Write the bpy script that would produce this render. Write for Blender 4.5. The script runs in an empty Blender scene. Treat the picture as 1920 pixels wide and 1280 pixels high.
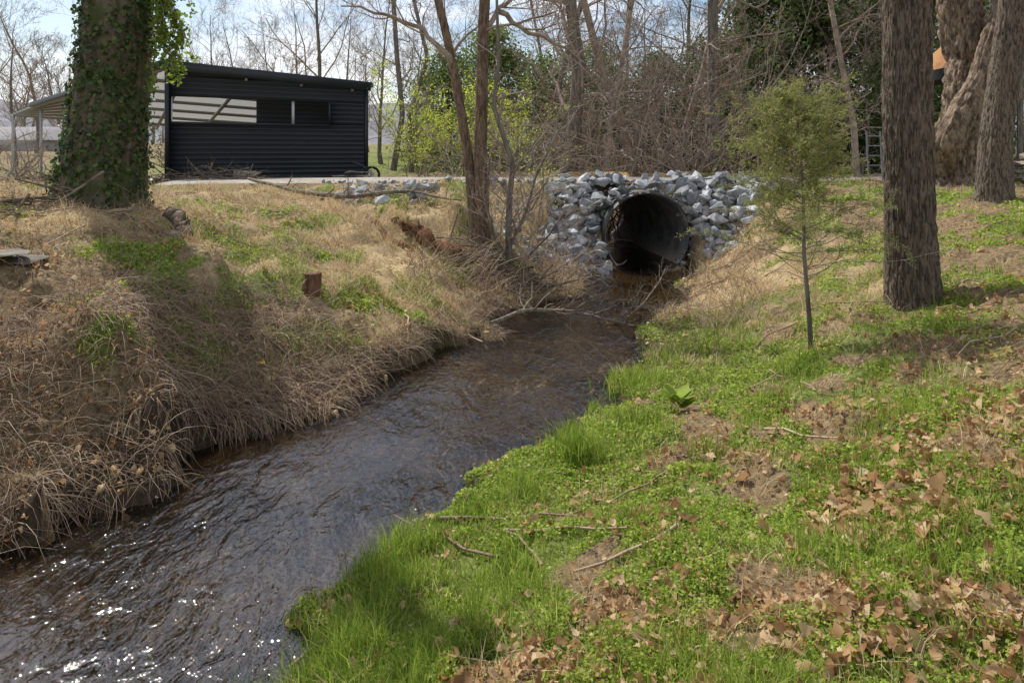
import bpy, math, random
import numpy as np
from mathutils import Vector, Matrix
import bmesh
rng=np.random.default_rng(7)
random.seed(7)
C=bpy.context.scene.collection
FP=1280.0; HZ=285.0; EYE=2.2
def W(px,py,Y): return np.array([(px-960)*Y/FP, Y, EYE-(py-HZ)*Y/FP])
# ---------------------------------------------------------------- helpers
def make_mesh(name,V,polys,smooth=False):
    me=bpy.data.meshes.new(name)
    V=np.asarray(V,dtype=np.float32); polys=[np.asarray(p,dtype=np.int32) for p in polys if len(p)]
    me.vertices.add(len(V)); me.vertices.foreach_set("co",V.ravel())
    loops=np.concatenate([p.ravel() for p in polys]); cnt=np.concatenate([np.full(len(p),p.shape[1],dtype=np.int32) for p in polys])
    me.loops.add(len(loops)); me.loops.foreach_set("vertex_index",loops)
    st=np.zeros(len(cnt),dtype=np.int32); st[1:]=np.cumsum(cnt)[:-1]
    me.polygons.add(len(cnt)); me.polygons.foreach_set("loop_start",st)
    if smooth: me.polygons.foreach_set("use_smooth",np.ones(len(cnt),dtype=bool))
    me.update(calc_edges=True)
    return me
def put(name,me,mat=None,parent=None,loc=None,label=None,category=None,kind=None,group=None):
    o=bpy.data.objects.new(name,me); C.objects.link(o)
    if me is not None and mat is not None and len(me.materials)==0: me.materials.append(mat)
    if parent is not None: o.parent=parent
    if loc is not None: o.location=loc
    if label: o["label"]=label
    if category: o["category"]=category
    if kind: o["kind"]=kind
    if group: o["group"]=group
    return o
def setattr_f(me,name,arr):
    a=me.attributes.new(name,'FLOAT','POINT'); a.data.foreach_set("value",np.asarray(arr,dtype=np.float32))
def sst(a,b,x):
    t=np.clip((x-a)/(b-a),0,1); return t*t*(3-2*t)
def hsh(ix,iy,iz=0):
    n=(ix*374761393+iy*668265263+iz*1440662683)&0xffffffff
    n=((n^(n>>13))*1274126177)&0xffffffff
    return ((n^(n>>16))&0xffff)/65535.0
def vn(x,y,z=None):
    x=np.asarray(x,float);y=np.asarray(y,float); z2=np.zeros_like(x) if z is None else z
    ix=np.floor(x).astype(np.int64);iy=np.floor(y).astype(np.int64);iz=np.floor(z2).astype(np.int64)
    fx=x-ix;fy=y-iy;fz=z2-iz
    fx=fx*fx*(3-2*fx);fy=fy*fy*(3-2*fy);fz=fz*fz*(3-2*fz)
    r=0
    for a in (0,1):
        for b in (0,1):
            for c in ((0,) if z is None else (0,1)):
                r=r+hsh(ix+a,iy+b,iz+c)*(fx if a else 1-fx)*(fy if b else 1-fy)*(1 if z is None else (fz if c else 1-fz))
    return r
def fbm(x,y,o=4,s=0):
    r=0;a=.5;t=0
    for i in range(o):
        r=r+a*vn(x*2**i+s+i*17.3,y*2**i-s+i*9.1); t+=a; a*=.5
    return r/t
# ---------------------------------------------------------------- terrain
XL=np.array([(-30,-22),(-6,-9.5),(-3,-7),(.5,-5),(2.5,-3.6),(3.78,-2.83),(4.05,-2.63),(4.73,-2.25),(5.17,-2.02),(5.8,-1.63),(6.55,-1.13),(7.22,-.73),(7.7,-.48),(8.94,-.21),(9.9,.31),(11.04,1.2),(12.8,1.72),(13.4,1.78),(18.7,1.25),(20,1.0),(26,0),(40,-3),(60,-8)])
XR=np.array([(-30,-19),(-6,-6.2),(-3,-4.2),(.8,-2),(2,-1.3),(2.83,-.93),(3.08,-.9),(3.455,-.70),(3.94,-.49),(4.37,-.27),(4.98,.16),(5.69,.58),(6.19,.93),(6.79,1.17),(7.71,1.6),(8.94,2.03),(10.24,2.6),(12.5,3.3),(13.4,3.52),(18.7,2.99),(20,2.9),(26,2.2),(40,-1),(60,-6)])
def xl(y): return np.interp(y,XL[:,0],XL[:,1])
def xr(y): return np.interp(y,XR[:,0],XR[:,1])
def sdw(x,y):
    w=((fbm(x*1.35,y*1.35,3,5)-.5)*.95+(vn(x*7,y*7)-.5)*.12)*(1-sst(11.5,13,y))
    return np.maximum(xl(y)-x,x-xr(y))*0.8+w
PC=lambda y: 2.65-0.1*(y-13.4)
cp=[]
for y,x in XL:
    if 2<y<13.1: cp+= [(x,y,0.0)]
for y,x in XR:
    if 2<y<13.1: cp+= [(x,y,0.0)]
for (y,x) in [(2.5,-3.6),(3.78,-2.83),(4.4,-2.43),(5.17,-2.02),(5.8,-1.63),(6.55,-1.13),(7.4,-.63)]:
    cp+=[(x-.28,y+.2,.24)]
cp+=[tuple(list(W(px,py,(EYE-z)*FP/(py-HZ)))[:2])+(z,) for (px,py,z) in [
 (0,450,1.4),(200,600,.95),(350,560,.85),(100,850,.45),(300,720,.6),(400,400,1.38),(600,372,1.33),(600,450,1.0),(600,540,.75),(500,640,.5),
 (750,600,.38),(800,500,.6),(830,440,.85),(860,385,1.3),(905,470,.6),(955,515,.27),(700,520,.65),(680,620,.38),(450,500,.95),(300,450,1.25),
 (450,740,.35),
 (1705,567,.74),(1860,372,1.5),(1760,400,1.28),(1600,450,.92),(1500,400,1.2),(1450,355,1.5),(1400,450,.72),(1350,500,.33),(1520,672,.42),
 (1900,800,.88),(1900,640,1.0),(1900,540,.98),(1500,800,.42),(1300,900,.32),(1100,1000,.26),(1500,1000,.48),(1900,1000,.78),(1300,700,.17),
 (1400,600,.32),(1550,600,.55),(1800,480,1.05),(1900,430,1.3),(960,1280,.42),(1900,1280,.72),(1300,1150,.5),(750,1230,.24),(1150,850,.14)]]
cp+=[(-5.1,8.5,1.57),(-6.5,8.5,1.6),(-7,6,1.55),(-6,4,1.5),(-8,10,1.55),(-5,12,1.42),(-8,14,1.4),(-9,18,1.3),(-4,19,1.3),(-3,14,1.5),(-1.5,14.1,1.54),(0,14.1,1.55),
 (1.2,14.2,1.56),(2.6,14.3,1.58),(4.2,14.2,1.58),(6,14.2,1.6),(1.25,12.5,.2),(.6,12.7,.55),(0,12.5,.8),(3.9,12.7,.3),(4.4,13,.7),(5.2,13.2,1.25),
 (0,0,.55),(-1,1,.33),(1,1,.62),(3,0,1.1),(2,-4,1.0),(8,0,1.4),(10,6,1.6),(8.5,13,1.6),(12,12,1.6),(12,20,1.5),(4,20,1.4),(-2,20,1.35),(-14,14,1.45),(-12,6,1.6),(-9,0,1.6),(-14,24,1.2),(0,26,1.4),(10,28,1.5)]
cp=np.array(cp)
keep=[]
for i,c in enumerate(cp):
    if all(np.hypot(*(c[:2]-cp[j][:2]))>.09 for j in keep): keep.append(i)
cp=cp[keep]; N=len(cp)
D=np.hypot(cp[:,None,0]-cp[None,:,0],cp[:,None,1]-cp[None,:,1])
A=np.zeros((N+1,N+1)); A[:N,:N]=-D+np.eye(N)*.02; A[:N,N]=1;A[N,:N]=1
sol=np.linalg.solve(A,np.append(cp[:,2],0))
def rbf(x,y):
    out=np.empty(len(x))
    for s in range(0,len(x),20000):
        xx=x[s:s+20000];yy=y[s:s+20000]
        out[s:s+20000]=-np.hypot(xx[:,None]-cp[None,:,0],yy[:,None]-cp[None,:,1])@sol[:N]+sol[N]
    return out
RC=np.array([(-7,15.2),(-5,15.6),(-2,15.9),(2.4,15.9),(7,15.8),(14,16.5),(40,22)])
def roadmask(x,y):
    cy=np.interp(x,RC[:,0],RC[:,1]); hw=1.55
    return (1-sst(hw-.1,hw+.35,np.abs(y-cy)))*sst(-8,-6.6,x)
def Hf(x,y):
    x=np.asarray(x,float);y=np.asarray(y,float); sh=x.shape; x=x.ravel();y=y.ravel()
    z=rbf(x,y); d=np.hypot(x,y-8)
    far=1.4+np.clip((y-30)/60,0,1.0)*1.9+ (fbm(x*.03,y*.03,3)-.5)*1.0*sst(30,60,d)
    w=sst(15,26,d); z=z*(1-w)+far*w
    sd=sdw(x,y); rm=roadmask(x,y)
    amp=sst(0,.4,sd)*(1-rm); lft=np.where(x<(xl(y)+xr(y))/2,1.5,1.0)
    z=z+amp*((fbm(x*1.6,y*1.6,3,3)-.5)*.22*lft+(fbm(x*6,y*6,3,8)-.5)*.10*lft)
    z=z*(1-rm)+1.55*rm
    z=np.where((sd>0),np.maximum(z,.012+np.minimum(sd,.4)*.28),z)
    v=np.abs(x-PC(y))
    inpipe=(y>13.3)&(y<18.7)
    over=(y>14.1)&(y<17.95)
    bed=-.025-np.minimum(.14,np.maximum(-sd,0)*.3)+(fbm(x*5,y*5,2,1)-.5)*.05
    bed=np.where(sd<-.12,bed,np.minimum(bed,-.01))
    carve=np.where(y>18.2,np.where(sd<0,bed,np.minimum(z,-.02+.8*sd)),z)
    carve=np.where(y<2.5,np.where(sd<0,bed,np.minimum(z,.02+.9*sd)),carve)
    z=np.where((y<13.4)&(sd<0),bed,carve)
    z=np.where(inpipe&~over&(v<.88),-.3,z)
    z=np.where(over&(v<1.3),np.maximum(z,1.55),z)
    return z.reshape(sh)
def axis(a,b,step,lo,hi,n):
    c=np.arange(a,b+1e-6,step)
    g=np.linspace(0,1,n+1)[1:]
    return np.concatenate([ (a-(a-lo)*g**3)[::-1], c, b+(hi-b)*g**3])
gx=axis(-8.5,9.5,.05,-420,420,34); gy=axis(1.4,14.3,.045,-120,650,44)
gy=np.unique(np.round(np.concatenate([gy,np.arange(14.3,20,.12)]),3))
GX,GY=np.meshgrid(gx,gy); GZ=Hf(GX,GY)
nx,ny=len(gx),len(gy)
def H(x,y):
    x=np.asarray(x,float);y=np.asarray(y,float)
    i=np.clip(np.searchsorted(gx,x)-1,0,nx-2); j=np.clip(np.searchsorted(gy,y)-1,0,ny-2)
    fx=(x-gx[i])/(gx[i+1]-gx[i]); fy=(y-gy[j])/(gy[j+1]-gy[j])
    return (GZ[j,i]*(1-fx)+GZ[j,i+1]*fx)*(1-fy)+(GZ[j+1,i]*(1-fx)+GZ[j+1,i+1]*fx)*fy
def h1_(x,y): return float(H(np.array([float(x)]),np.array([float(y)]))[0])
def region(x,y):
    n=fbm(x*.9,y*.9,3,11); n2=fbm(x*3,y*3,3,21); sd=sdw(x,y)
    right=x>(xl(y)+xr(y))/2
    gR=np.clip(1.5-sd*.42,.34,1)*sst(9.8,6.8,y)
    gR=gR*sst(.37,.52,n2+.16*(sd<.9)-.04*(sd>2))
    gR=np.maximum(gR, sst(4.2,5.4,x)*sst(4,7,y)*sst(.42,.55,n2)*.9)
    gR=np.maximum(gR, sst(.50,.62,n)*.7*sst(.4,.55,n2))
    gL=sst(.46,.57,n)*sst(.42,.55,n2)*.9*sst(.3,.9,sd)
    gL=np.maximum(gL,sst(1.3,.3,np.hypot((x+2.9)/1.0,(y-8.2)/.9))*sst(.36,.5,n2))
    gL=np.maximum(gL,sst(1.3,.3,np.hypot((x+2.2),(y-7.2)))*sst(.4,.52,n2)*.95)
    gL=np.maximum(gL,sst(1.2,.2,np.hypot((x+1.1),(y-8.2)))*sst(.44,.56,n2)*.9)
    g=np.where(right,gR,gL)
    s=np.where(right, sst(5.5,7.5,y)*sst(5.5,4.0,x)*.8, sst(6.0,7.3,y)*.9*sst(15,13,y))*sst(.34,.56,fbm(x*1.7,y*1.7,3,31)+.08)
    far=sst(22,30,np.hypot(x,y)); g=np.maximum(g*(1-far),far*(.35+.5*sst(-30,10,x)*sst(10,-8,x))); s=s*(1-far*.7)
    rm=roadmask(x,y)
    return g*(1-rm),s*(1-rm),sd
idx=np.arange(nx*ny).reshape(ny,nx)
Q=np.stack([idx[:-1,:-1],idx[:-1,1:],idx[1:,1:],idx[1:,:-1]],-1).reshape(-1,4)
zf=GZ.ravel()[Q]; vf=np.abs(GX.ravel()[Q]-PC(GY.ravel()[Q])).max(1); yf=GY.ravel()[Q]
bad=(zf.max(1)-zf.min(1)>1.0)&(vf<.93)&(yf.min(1)>13.9)&(yf.max(1)<18.4)
V=np.stack([GX.ravel(),GY.ravel(),GZ.ravel()],1)
g_,s_,d_=region(GX.ravel(),GY.ravel())
gm=make_mesh("ground",V,[Q[~bad]],True)
setattr_f(gm,"green",g_); setattr_f(gm,"straw",s_); setattr_f(gm,"wd",np.clip(d_,-1,3)); 
# ---------------------------------------------------------------- materials
class NB:
    def __init__(s,name):
        s.m=bpy.data.materials.new(name); s.m.use_nodes=True; s.t=s.m.node_tree; s.t.nodes.clear()
        s.out=s.n('ShaderNodeOutputMaterial')
    def n(s,ty,**k):
        nd=s.t.nodes.new(ty)
        for a,b in k.items():
            if a.startswith('i_'):
                key=a[2:]; key=int(key) if key.isdigit() else key.replace('_',' ')
                if isinstance(b,bpy.types.NodeSocket): s.t.links.new(b,nd.inputs[key])
                else: nd.inputs[key].default_value=b
            else: setattr(nd,a,b)
        return nd
    def noise(s,vec,scale,detail=4,rough=.6,dist=0):
        return s.n('ShaderNodeTexNoise',i_Vector=vec,i_Scale=scale,i_Detail=detail,i_Roughness=rough,i_Distortion=dist).outputs[0]
    def ramp(s,fac,stops,interp='LINEAR'):
        r=s.n('ShaderNodeValToRGB',i_0=fac); e=r.color_ramp; e.interpolation=interp
        while len(e.elements)<len(stops): e.elements.new(.5)
        for el,(p,c) in zip(e.elements,stops):
            el.position=p; el.color=(c,c,c,1) if not hasattr(c,'__len__') else (*c,1)
        return r.outputs[0]
    def mix(s,f,a,b):
        m=s.n('ShaderNodeMix',data_type='RGBA')
        for k,v in ((0,f),(6,a),(7,b)):
            if isinstance(v,bpy.types.NodeSocket): s.t.links.new(v,m.inputs[k])
            else: m.inputs[k].default_value=v if k==0 else (*v,1)
        return m.outputs[2]
    def math(s,op,a,b=0.0):
        return s.n('ShaderNodeMath',operation=op,i_0=a,i_1=b).outputs[0]
    def obj(s): return s.n('ShaderNodeTexCoord').outputs['Object']
    def pos(s): return s.n('ShaderNodeNewGeometry').outputs['Position']
    def rnd(s): return s.n('ShaderNodeNewGeometry').outputs['Random Per Island']
    def mapv(s,v,sc): return s.n('ShaderNodeMapping',i_Vector=v,i_Scale=sc).outputs[0]
    def bump(s,h,st=.5,d=.02): return s.n('ShaderNodeBump',i_Height=h,i_Strength=st,i_Distance=d).outputs[0]
    def attr(s,nm): return s.n('ShaderNodeAttribute',attribute_name=nm).outputs['Fac']
    def fin(s,col,rough=.8,normal=None,metal=0,spec=.3):
        p=s.n('ShaderNodeBsdfPrincipled')
        for k,v in (('Base Color',col),('Roughness',rough),('Metallic',metal),('Specular IOR Level',spec),('Normal',normal)):
            if v is None: continue
            if isinstance(v,bpy.types.NodeSocket): s.t.links.new(v,p.inputs[k])
            else: p.inputs[k].default_value=(*v,1) if k=='Base Color' else v
        s.t.links.new(p.outputs[0],s.out.inputs[0]); return s.m
def veg(name,stops,trans=.4,nscale=2.0,rough=.6):
    b=NB(name); r=b.rnd(); n=b.noise(b.pos(),nscale,2)
    f=b.math('ADD',b.math('MULTIPLY',r,.65),b.math('MULTIPLY',n,.35))
    col=b.ramp(f,stops)
    if trans<=0: return b.fin(col,rough)
    d=b.n('ShaderNodeBsdfPrincipled',i_Roughness=rough); d.inputs['Specular IOR Level'].default_value=.3
    b.t.links.new(col,d.inputs['Base Color'])
    tr=b.n('ShaderNodeBsdfTranslucent',i_Color=col)
    m=b.n('ShaderNodeMixShader',i_0=trans); b.t.links.new(d.outputs[0],m.inputs[1]); b.t.links.new(tr.outputs[0],m.inputs[2])
    b.t.links.new(m.outputs[0],b.out.inputs[0]); return b.m
def bark(name,c1,c2,sc=(14,14,2.5),bd=.03,moss=None,sharp=(.38,.62)):
    b=NB(name); v=b.mapv(b.obj(),sc); n=b.noise(v,1.0,6,.65,.6); n2=b.noise(b.obj(),3,3)
    col=b.mix(b.ramp(n,[(sharp[0],0.),(sharp[1],1.)]),c1,c2)
    col=b.mix(b.math('MULTIPLY',n2,.4),col,tuple(x*1.4+.01 for x in c2))
    if moss: col=b.mix(b.ramp(b.noise(b.obj(),2.2,4),[(.5,0.),(.62,.8)]),col,moss)
    return b.fin(col,.9,b.bump(n,1.0,bd),spec=.12)
# ground material
b=NB("ground_soil"); P=b.pos()
n1=b.noise(P,26,6,.7); n2=b.noise(P,5,5,.65); n3=b.noise(P,90,4,.7)
vor=b.n('ShaderNodeTexVoronoi',i_Vector=P,i_Scale=34.0,i_Randomness=1.0)
lit=b.ramp(n1,[(.25,(.04,.028,.016)),(.45,(.145,.10,.055)),(.6,(.31,.225,.125)),(.8,(.56,.44,.27))])
lit=b.mix(.35,lit,b.mix(b.n('ShaderNodeSeparateColor',i_0=vor.outputs['Color']).outputs[0],(.06,.04,.022),(.46,.32,.17)))
st=b.ramp(n3,[(.25,(.24,.165,.08)),(.5,(.60,.45,.24)),(.75,(.82,.66,.40))])
gr=b.ramp(n1,[(.25,(.05,.08,.015)),(.5,(.15,.21,.035)),(.75,(.33,.40,.08))])
fs=b.math('MULTIPLY',b.attr("straw"),b.ramp(n2,[(.3,.5),(.6,1.)]))
col=b.mix(fs,lit,st)
fg=b.ramp(b.math('ADD',b.attr("green"),b.math('MULTIPLY',b.math('SUBTRACT',n2,.5),.8)),[(.3,0.),(.7,.85)])
col=b.mix(fg,col,gr)
wd=b.attr("wd")
wet=b.ramp(b.math('ADD',wd,b.math('MULTIPLY',b.math('SUBTRACT',n2,.5),.3)),[(.06,1.),(.26,0.)])
col=b.mix(b.math('MULTIPLY',wet,.8),col,(.035,.024,.016))
pv=b.n('ShaderNodeTexVoronoi',i_Vector=P,i_Scale=42.0); pc=b.n('ShaderNodeSeparateColor',i_0=pv.outputs['Color']).outputs[0]
bedc=b.ramp(pc,[(0,(.36,.19,.06)),(.35,(.64,.38,.13)),(.7,(.76,.50,.21)),(.9,(.80,.62,.36)),(1,(.42,.32,.2))])
bedc=b.mix(b.ramp(b.noise(P,.85,4,.6),[(.46,.0),(.58,.82)]),bedc,(.10,.07,.04))
col=b.mix(b.n('ShaderNodeMapRange',i_0=wd,i_1=-.05,i_2=-.14,i_3=0.,i_4=1.).outputs[0],col,bedc)
hgt=b.math('ADD',n1,b.math('MULTIPLY',n3,.5))
put("ground",gm,b.fin(col,.9,b.bump(hgt,.9,.03),spec=.15),label="leaf-littered creek banks with grass patches",category="ground",kind="structure")
# water
wsel=(sdw(GX.ravel(),GY.ravel())[Q].min(1)<.12)|((vf<.9)&(yf.min(1)>13.2)&(yf.max(1)<19))
wsel&=(yf.min(1)>-25)&(yf.max(1)<60)
used,inv=np.unique(Q[wsel],return_inverse=True)
WV=V[used].copy()
WV[:,2]=(fbm(WV[:,0]*2.5,WV[:,1]*2.5,3)-.5)*.012
wm=make_mesh("water",WV,[inv.reshape(-1,4)],True)
b=NB("creek_water"); P=b.pos()
mp=b.n('ShaderNodeMapping',i_Vector=P,i_Rotation=(0,0,math.radians(-35)),i_Scale=(1.0,.5,1))
w1=b.noise(mp.outputs[0],6,3,.5,1.0); w2=b.noise(mp.outputs[0],24,3,.55,.8); w3=b.noise(P,.9,2,.5)
calm=b.ramp(w3,[(.4,.4),(.6,1.)])
hh=b.math('ADD',b.math('MULTIPLY',w1,1.0),b.math('MULTIPLY',w2,.36))
nb=b.n('ShaderNodeBump',i_Height=hh,i_Distance=.034); b.t.links.new(calm,nb.inputs['Strength'])
fr=b.n('ShaderNodeFresnel',i_IOR=2.15,i_Normal=nb.outputs[0])
gl=b.n('ShaderNodeBsdfGlossy',i_Roughness=.035,i_Normal=nb.outputs[0])
tr=b.n('ShaderNodeBsdfTransparent',i_Color=(.98,.92,.82,1))
m=b.n('ShaderNodeMixShader',i_0=fr.outputs[0]); b.t.links.new(tr.outputs[0],m.inputs[1]); b.t.links.new(gl.outputs[0],m.inputs[2])
b.t.links.new(m.outputs[0],b.out.inputs[0])
put("water",wm,b.m,label="shallow rippling creek over brown gravel",category="creek",kind="structure")
# road
rx=np.linspace(-7.2,30,150); rt=np.linspace(-1.5,1.5,14)
RX,RT=np.meshgrid(rx,rt,indexing='ij'); RY=np.interp(RX,RC[:,0],RC[:,1])+RT
RZ=1.562+(1-(RT/1.5)**2)*.03+ (fbm(RX*2,RY*2,3)-.5)*.02
RZ=np.where(np.abs(RT)>1.45,1.53,RZ)
ri=np.arange(RX.size).reshape(RX.shape); RQ=np.stack([ri[:-1,:-1],ri[1:,:-1],ri[1:,1:],ri[:-1,1:]],-1).reshape(-1,4)
b=NB("road_gravel"); P=b.pos(); vv=b.n('ShaderNodeTexVoronoi',i_Vector=P,i_Scale=28.0)
c=b.mix(b.n('ShaderNodeSeparateColor',i_0=vv.outputs['Color']).outputs[0],(.22,.20,.18),(.48,.46,.43)); c=b.mix(b.ramp(b.noise(P,1.3,4),[(.42,0.),(.6,.75)]),c,(.30,.22,.13))
put("gravel_road",make_mesh("gravel_road",np.stack([RX.ravel(),RY.ravel(),RZ.ravel()],1),[RQ],True),b.fin(c,.9,b.bump(vv.outputs[0],.6,.02)),label="pale gravel drive crossing the culvert",category="road",kind="structure")
# ---------------------------------------------------------------- tubes & trees
class Tubes:
    cache={}
    def __init__(s): s.V=[];s.F=[];s.o=0
    def add(s,P,R,k=4):
        P=np.asarray(P,float);R=np.asarray(R,float);n=len(P)
        t=np.empty_like(P); t[1:-1]=P[2:]-P[:-2]; t[0]=P[1]-P[0]; t[-1]=P[-1]-P[-2]
        t/=np.sqrt((t*t).sum(1))[:,None]+1e-9
        m=P[-1]-P[0]; ref=np.zeros(3); ref[np.argmin(np.abs(m))]=1
        u=np.cross(t,ref); u/=np.sqrt((u*u).sum(1))[:,None]+1e-9; v=np.cross(t,u)
        a=np.arange(k)*2*math.pi/k
        ring=P[:,None,:]+R[:,None,None]*(np.cos(a)[None,:,None]*u[:,None,:]+np.sin(a)[None,:,None]*v[:,None,:])
        s.V.append(ring.reshape(-1,3))
        key=(n,k)
        if key not in Tubes.cache:
            i=np.arange(n*k).reshape(n,k); j=np.roll(i,-1,1)
            Tubes.cache[key]=np.stack([i[:-1],j[:-1],j[1:],i[1:]],-1).reshape(-1,4)
        s.F.append(Tubes.cache[key]+s.o); s.o+=n*k
    def mesh(s,name): return make_mesh(name,np.concatenate(s.V),[np.concatenate(s.F)],True)
def nrm(v): return v/(np.linalg.norm(v)+1e-9)
def deflect(r,d,ang):
    a=nrm(np.cross(d,r.normal(size=3))); return nrm(d*math.cos(ang)+a*math.sin(ang))
def children(T,r,P,R,L,lvl,cfg,tips,start,nch):
    n=len(P)-1; lo,hi=cfg.get('cr',(.4,.6))
    for i in range(nch):
        t=start+(1-start)*((i+r.random())/nch); f=t*n; k=min(int(f),n-1); q=P[k]+(P[k+1]-P[k])*(f-k)
        rr=(R[k]+(R[k+1]-R[k])*(f-k)); d=nrm(P[k+1]-P[k])
        cd=deflect(r,d,math.radians(r.uniform(*cfg['ang'])))
        if cfg.get('lift') : cd=nrm(cd+np.array([0,0,cfg['lift']]))
        f_=r.uniform(lo,hi)
        grow(T,r,q,cd,L*cfg['lr']*(1.15-.6*t)*r.uniform(.7,1.2),max(min(rr*f_,cfg.get('rmax',9)),cfg['rmin']),lvl,cfg,tips)
def grow(T,r,p,d,L,rad,lvl,cfg,tips):
    n=cfg['seg'][min(lvl,len(cfg['seg'])-1)]; P=[p]; w=cfg['wob']
    nz=r.normal(0,w,(n,3))
    for i in range(n):
        d=nrm(d+nz[i]+np.array([0,0,cfg['up']])); p=p+d*(L/n); P.append(p)
    P=np.array(P); R=np.linspace(rad,max(rad*.35,cfg['rmin']*.6),n+1)
    T.add(P,R,7 if lvl<=1 else (4 if lvl==2 else 3))
    if lvl<cfg['max']: children(T,r,P,R,L,lvl+1,cfg,tips,.2,cfg['nch'][lvl])
    else: tips.append(P[-1]); tips.append(P[n//2])
CFG=dict(seg=[8,6,5,4,3],wob=.16,up=.05,nch=[9,6,5,4],lr=.52,ang=(30,65),rmin=.004,max=4,lift=.15)
def hero(path,radii,sides,rings,amp,freq,zfreq,seed,flare=0,flare_h=.6,lobes=5):
    path=np.asarray(path,float); s=np.linspace(0,1,len(path)); t=np.linspace(0,1,rings)
    P=np.stack([np.interp(t,s,path[:,i]) for i in range(3)],1)
    for _ in range(3): P[1:-1]=(P[:-2]+P[1:-1]*2+P[2:])/4
    R=np.interp(t,s,radii); 
    a=np.arange(sides)*2*math.pi/sides
    L=np.concatenate([[0],np.cumsum(np.linalg.norm(np.diff(P,axis=0),axis=1))])
    AA,LL=np.meshgrid(a,L)
    ca,sa=np.cos(AA),np.sin(AA)
    warp=(vn(ca*3+5,sa*3+5,LL*2.5+seed)-.5)*1.6
    r1=np.abs(vn(ca*freq+50+warp,sa*freq+50-warp,LL*zfreq+seed)*2-1); r2=vn(ca*2.2+9,sa*2.2+9,LL*.9+seed)-.5; r3=vn(ca*freq*2.3+50,sa*freq*2.3+50,LL*zfreq*4+seed)-.5
    rad=R[:,None]*(1+r2*.14)+amp*(np.sqrt(r1)-.5)+amp*.5*r3
    if flare: rad=rad*(1+flare*np.exp(-LL/flare_h)*(.6+.5*np.cos(AA*lobes+seed)+.6*(vn(ca*2+3,sa*2+3,LL*0+seed)-.5)))
    tg=np.gradient(P,axis=0); tg/=np.linalg.norm(tg,axis=1)[:,None]
    u=np.cross(tg,np.array([0,1,0.])); u/=np.linalg.norm(u,axis=1)[:,None]; v=np.cross(tg,u)
    VV=P[:,None]+rad[...,None]*(ca[...,None]*u[:,None]+sa[...,None]*v[:,None])
    i=np.arange(rings*sides).reshape(rings,sides); j=np.roll(i,-1,1)
    return VV.reshape(-1,3),np.stack([i[:-1],j[:-1],j[1:],i[1:]],-1).reshape(-1,4),P,R
def frames(nrmv,yaw):
    n=nrmv/np.linalg.norm(nrmv,axis=1)[:,None]
    ref=np.where(np.abs(n[:,2:3])<.95,np.array([[0,0,1.]]),np.array([[1.,0,0]]))
    u=np.cross(ref,n); u/=np.linalg.norm(u,axis=1)[:,None]; v=np.cross(n,u)
    c=np.cos(yaw)[:,None];s=np.sin(yaw)[:,None]
    return np.stack([u*c+v*s,-u*s+v*c,n],-1)
def place(TV,TP,pos,M,sc):
    n=len(pos);k=TV.shape[-2]
    assert max(int(np.max(p)) for p in TP)<k
    T=TV if TV.ndim==3 else np.broadcast_to(TV,(n,k,3))
    sc=np.asarray(sc); sc=sc[:,None] if sc.ndim==1 else sc
    Vv=np.einsum('nij,nkj->nki',M,T*sc[:,:,None])+pos[:,None]
    off=(np.arange(n)*k)[:,None,None]
    return Vv.reshape(-1,3),[(p[None]+off).reshape(-1,p.shape[1]) for p in TP]
def merge(parts):
    VV=[];PP={};o=0
    for v,ps in parts:
        VV.append(v)
        for p in ps: PP.setdefault(p.shape[1],[]).append(np.asarray(p)+o)
        o+=len(v)
    return np.concatenate(VV),[np.concatenate(x) for x in PP.values()]
LEAF_P=[np.array([[1,4,5,2],[1,2,7,6]]),np.array([[0,4,1],[2,5,3],[0,1,6],[2,3,7]])]
def leafT(n,curl,wid=.42):
    T=np.zeros((n,8,3)); c=rng.normal(0,curl,n); c2=rng.normal(0,curl,n); b_=rng.normal(0,curl,n)
    T[:,0]=(-.5,0,0);T[:,1]=(-.15,0,0);T[:,2]=(.2,0,0);T[:,3]=(.5,0,0)
    w=wid*rng.uniform(.8,1.2,n)
    T[:,4,0]=-.22;T[:,4,1]=w;T[:,5,0]=.22;T[:,5,1]=w*.75;T[:,6,0]=-.22;T[:,6,1]=-w;T[:,7,0]=.22;T[:,7,1]=-w*.75
    T[:,4,2]=c;T[:,5,2]=c*.8+b_*.3;T[:,6,2]=c2;T[:,7,2]=c2*.8;T[:,3,2]=b_;T[:,0,2]=b_*.6
    return T
DX=np.array([-.5,-.36,-.18,.0,.18,.36,.5]); DW=np.array([.20,.40,.24,.34,.13])
DL_P=[np.array([[i,i+6,i+7,i+1] for i in range(1,5)]+[[i,i+1,i+12,i+11] for i in range(1,5)]),np.array([[0,7,1],[0,1,12],[5,11,6],[5,6,16]])]
def dryT(n):
    T=np.zeros((n,17,3)); b_=rng.normal(0,.5,n); cl=rng.normal(.6,1.0,n); cr_=rng.normal(.6,1.0,n); tw=rng.normal(0,.3,n)
    T[:,:7,0]=DX; T[:,:7,2]=b_[:,None]*DX[None]**2
    for s,o,cc in ((1,7,cl),(-1,12,cr_)):
        w=DW[None]*rng.uniform(.75,1.25,(n,5)); a=cc[:,None]*(w/.4)*.8
        T[:,o:o+5,0]=DX[None,1:6]+.06+rng.normal(0,.03,(n,5)); T[:,o:o+5,1]=s*w*np.cos(a*.7); T[:,o:o+5,2]=w*np.sin(a)+b_[:,None]*DX[None,1:6]**2+s*tw[:,None]*DX[None,1:6]
    return T
LEAF_Q=[np.array([[0,1,2,3]])]
QT=np.array([[-.5,0,0],[0,-.32,.05],[.5,0,0],[0,.32,.05]])
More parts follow.
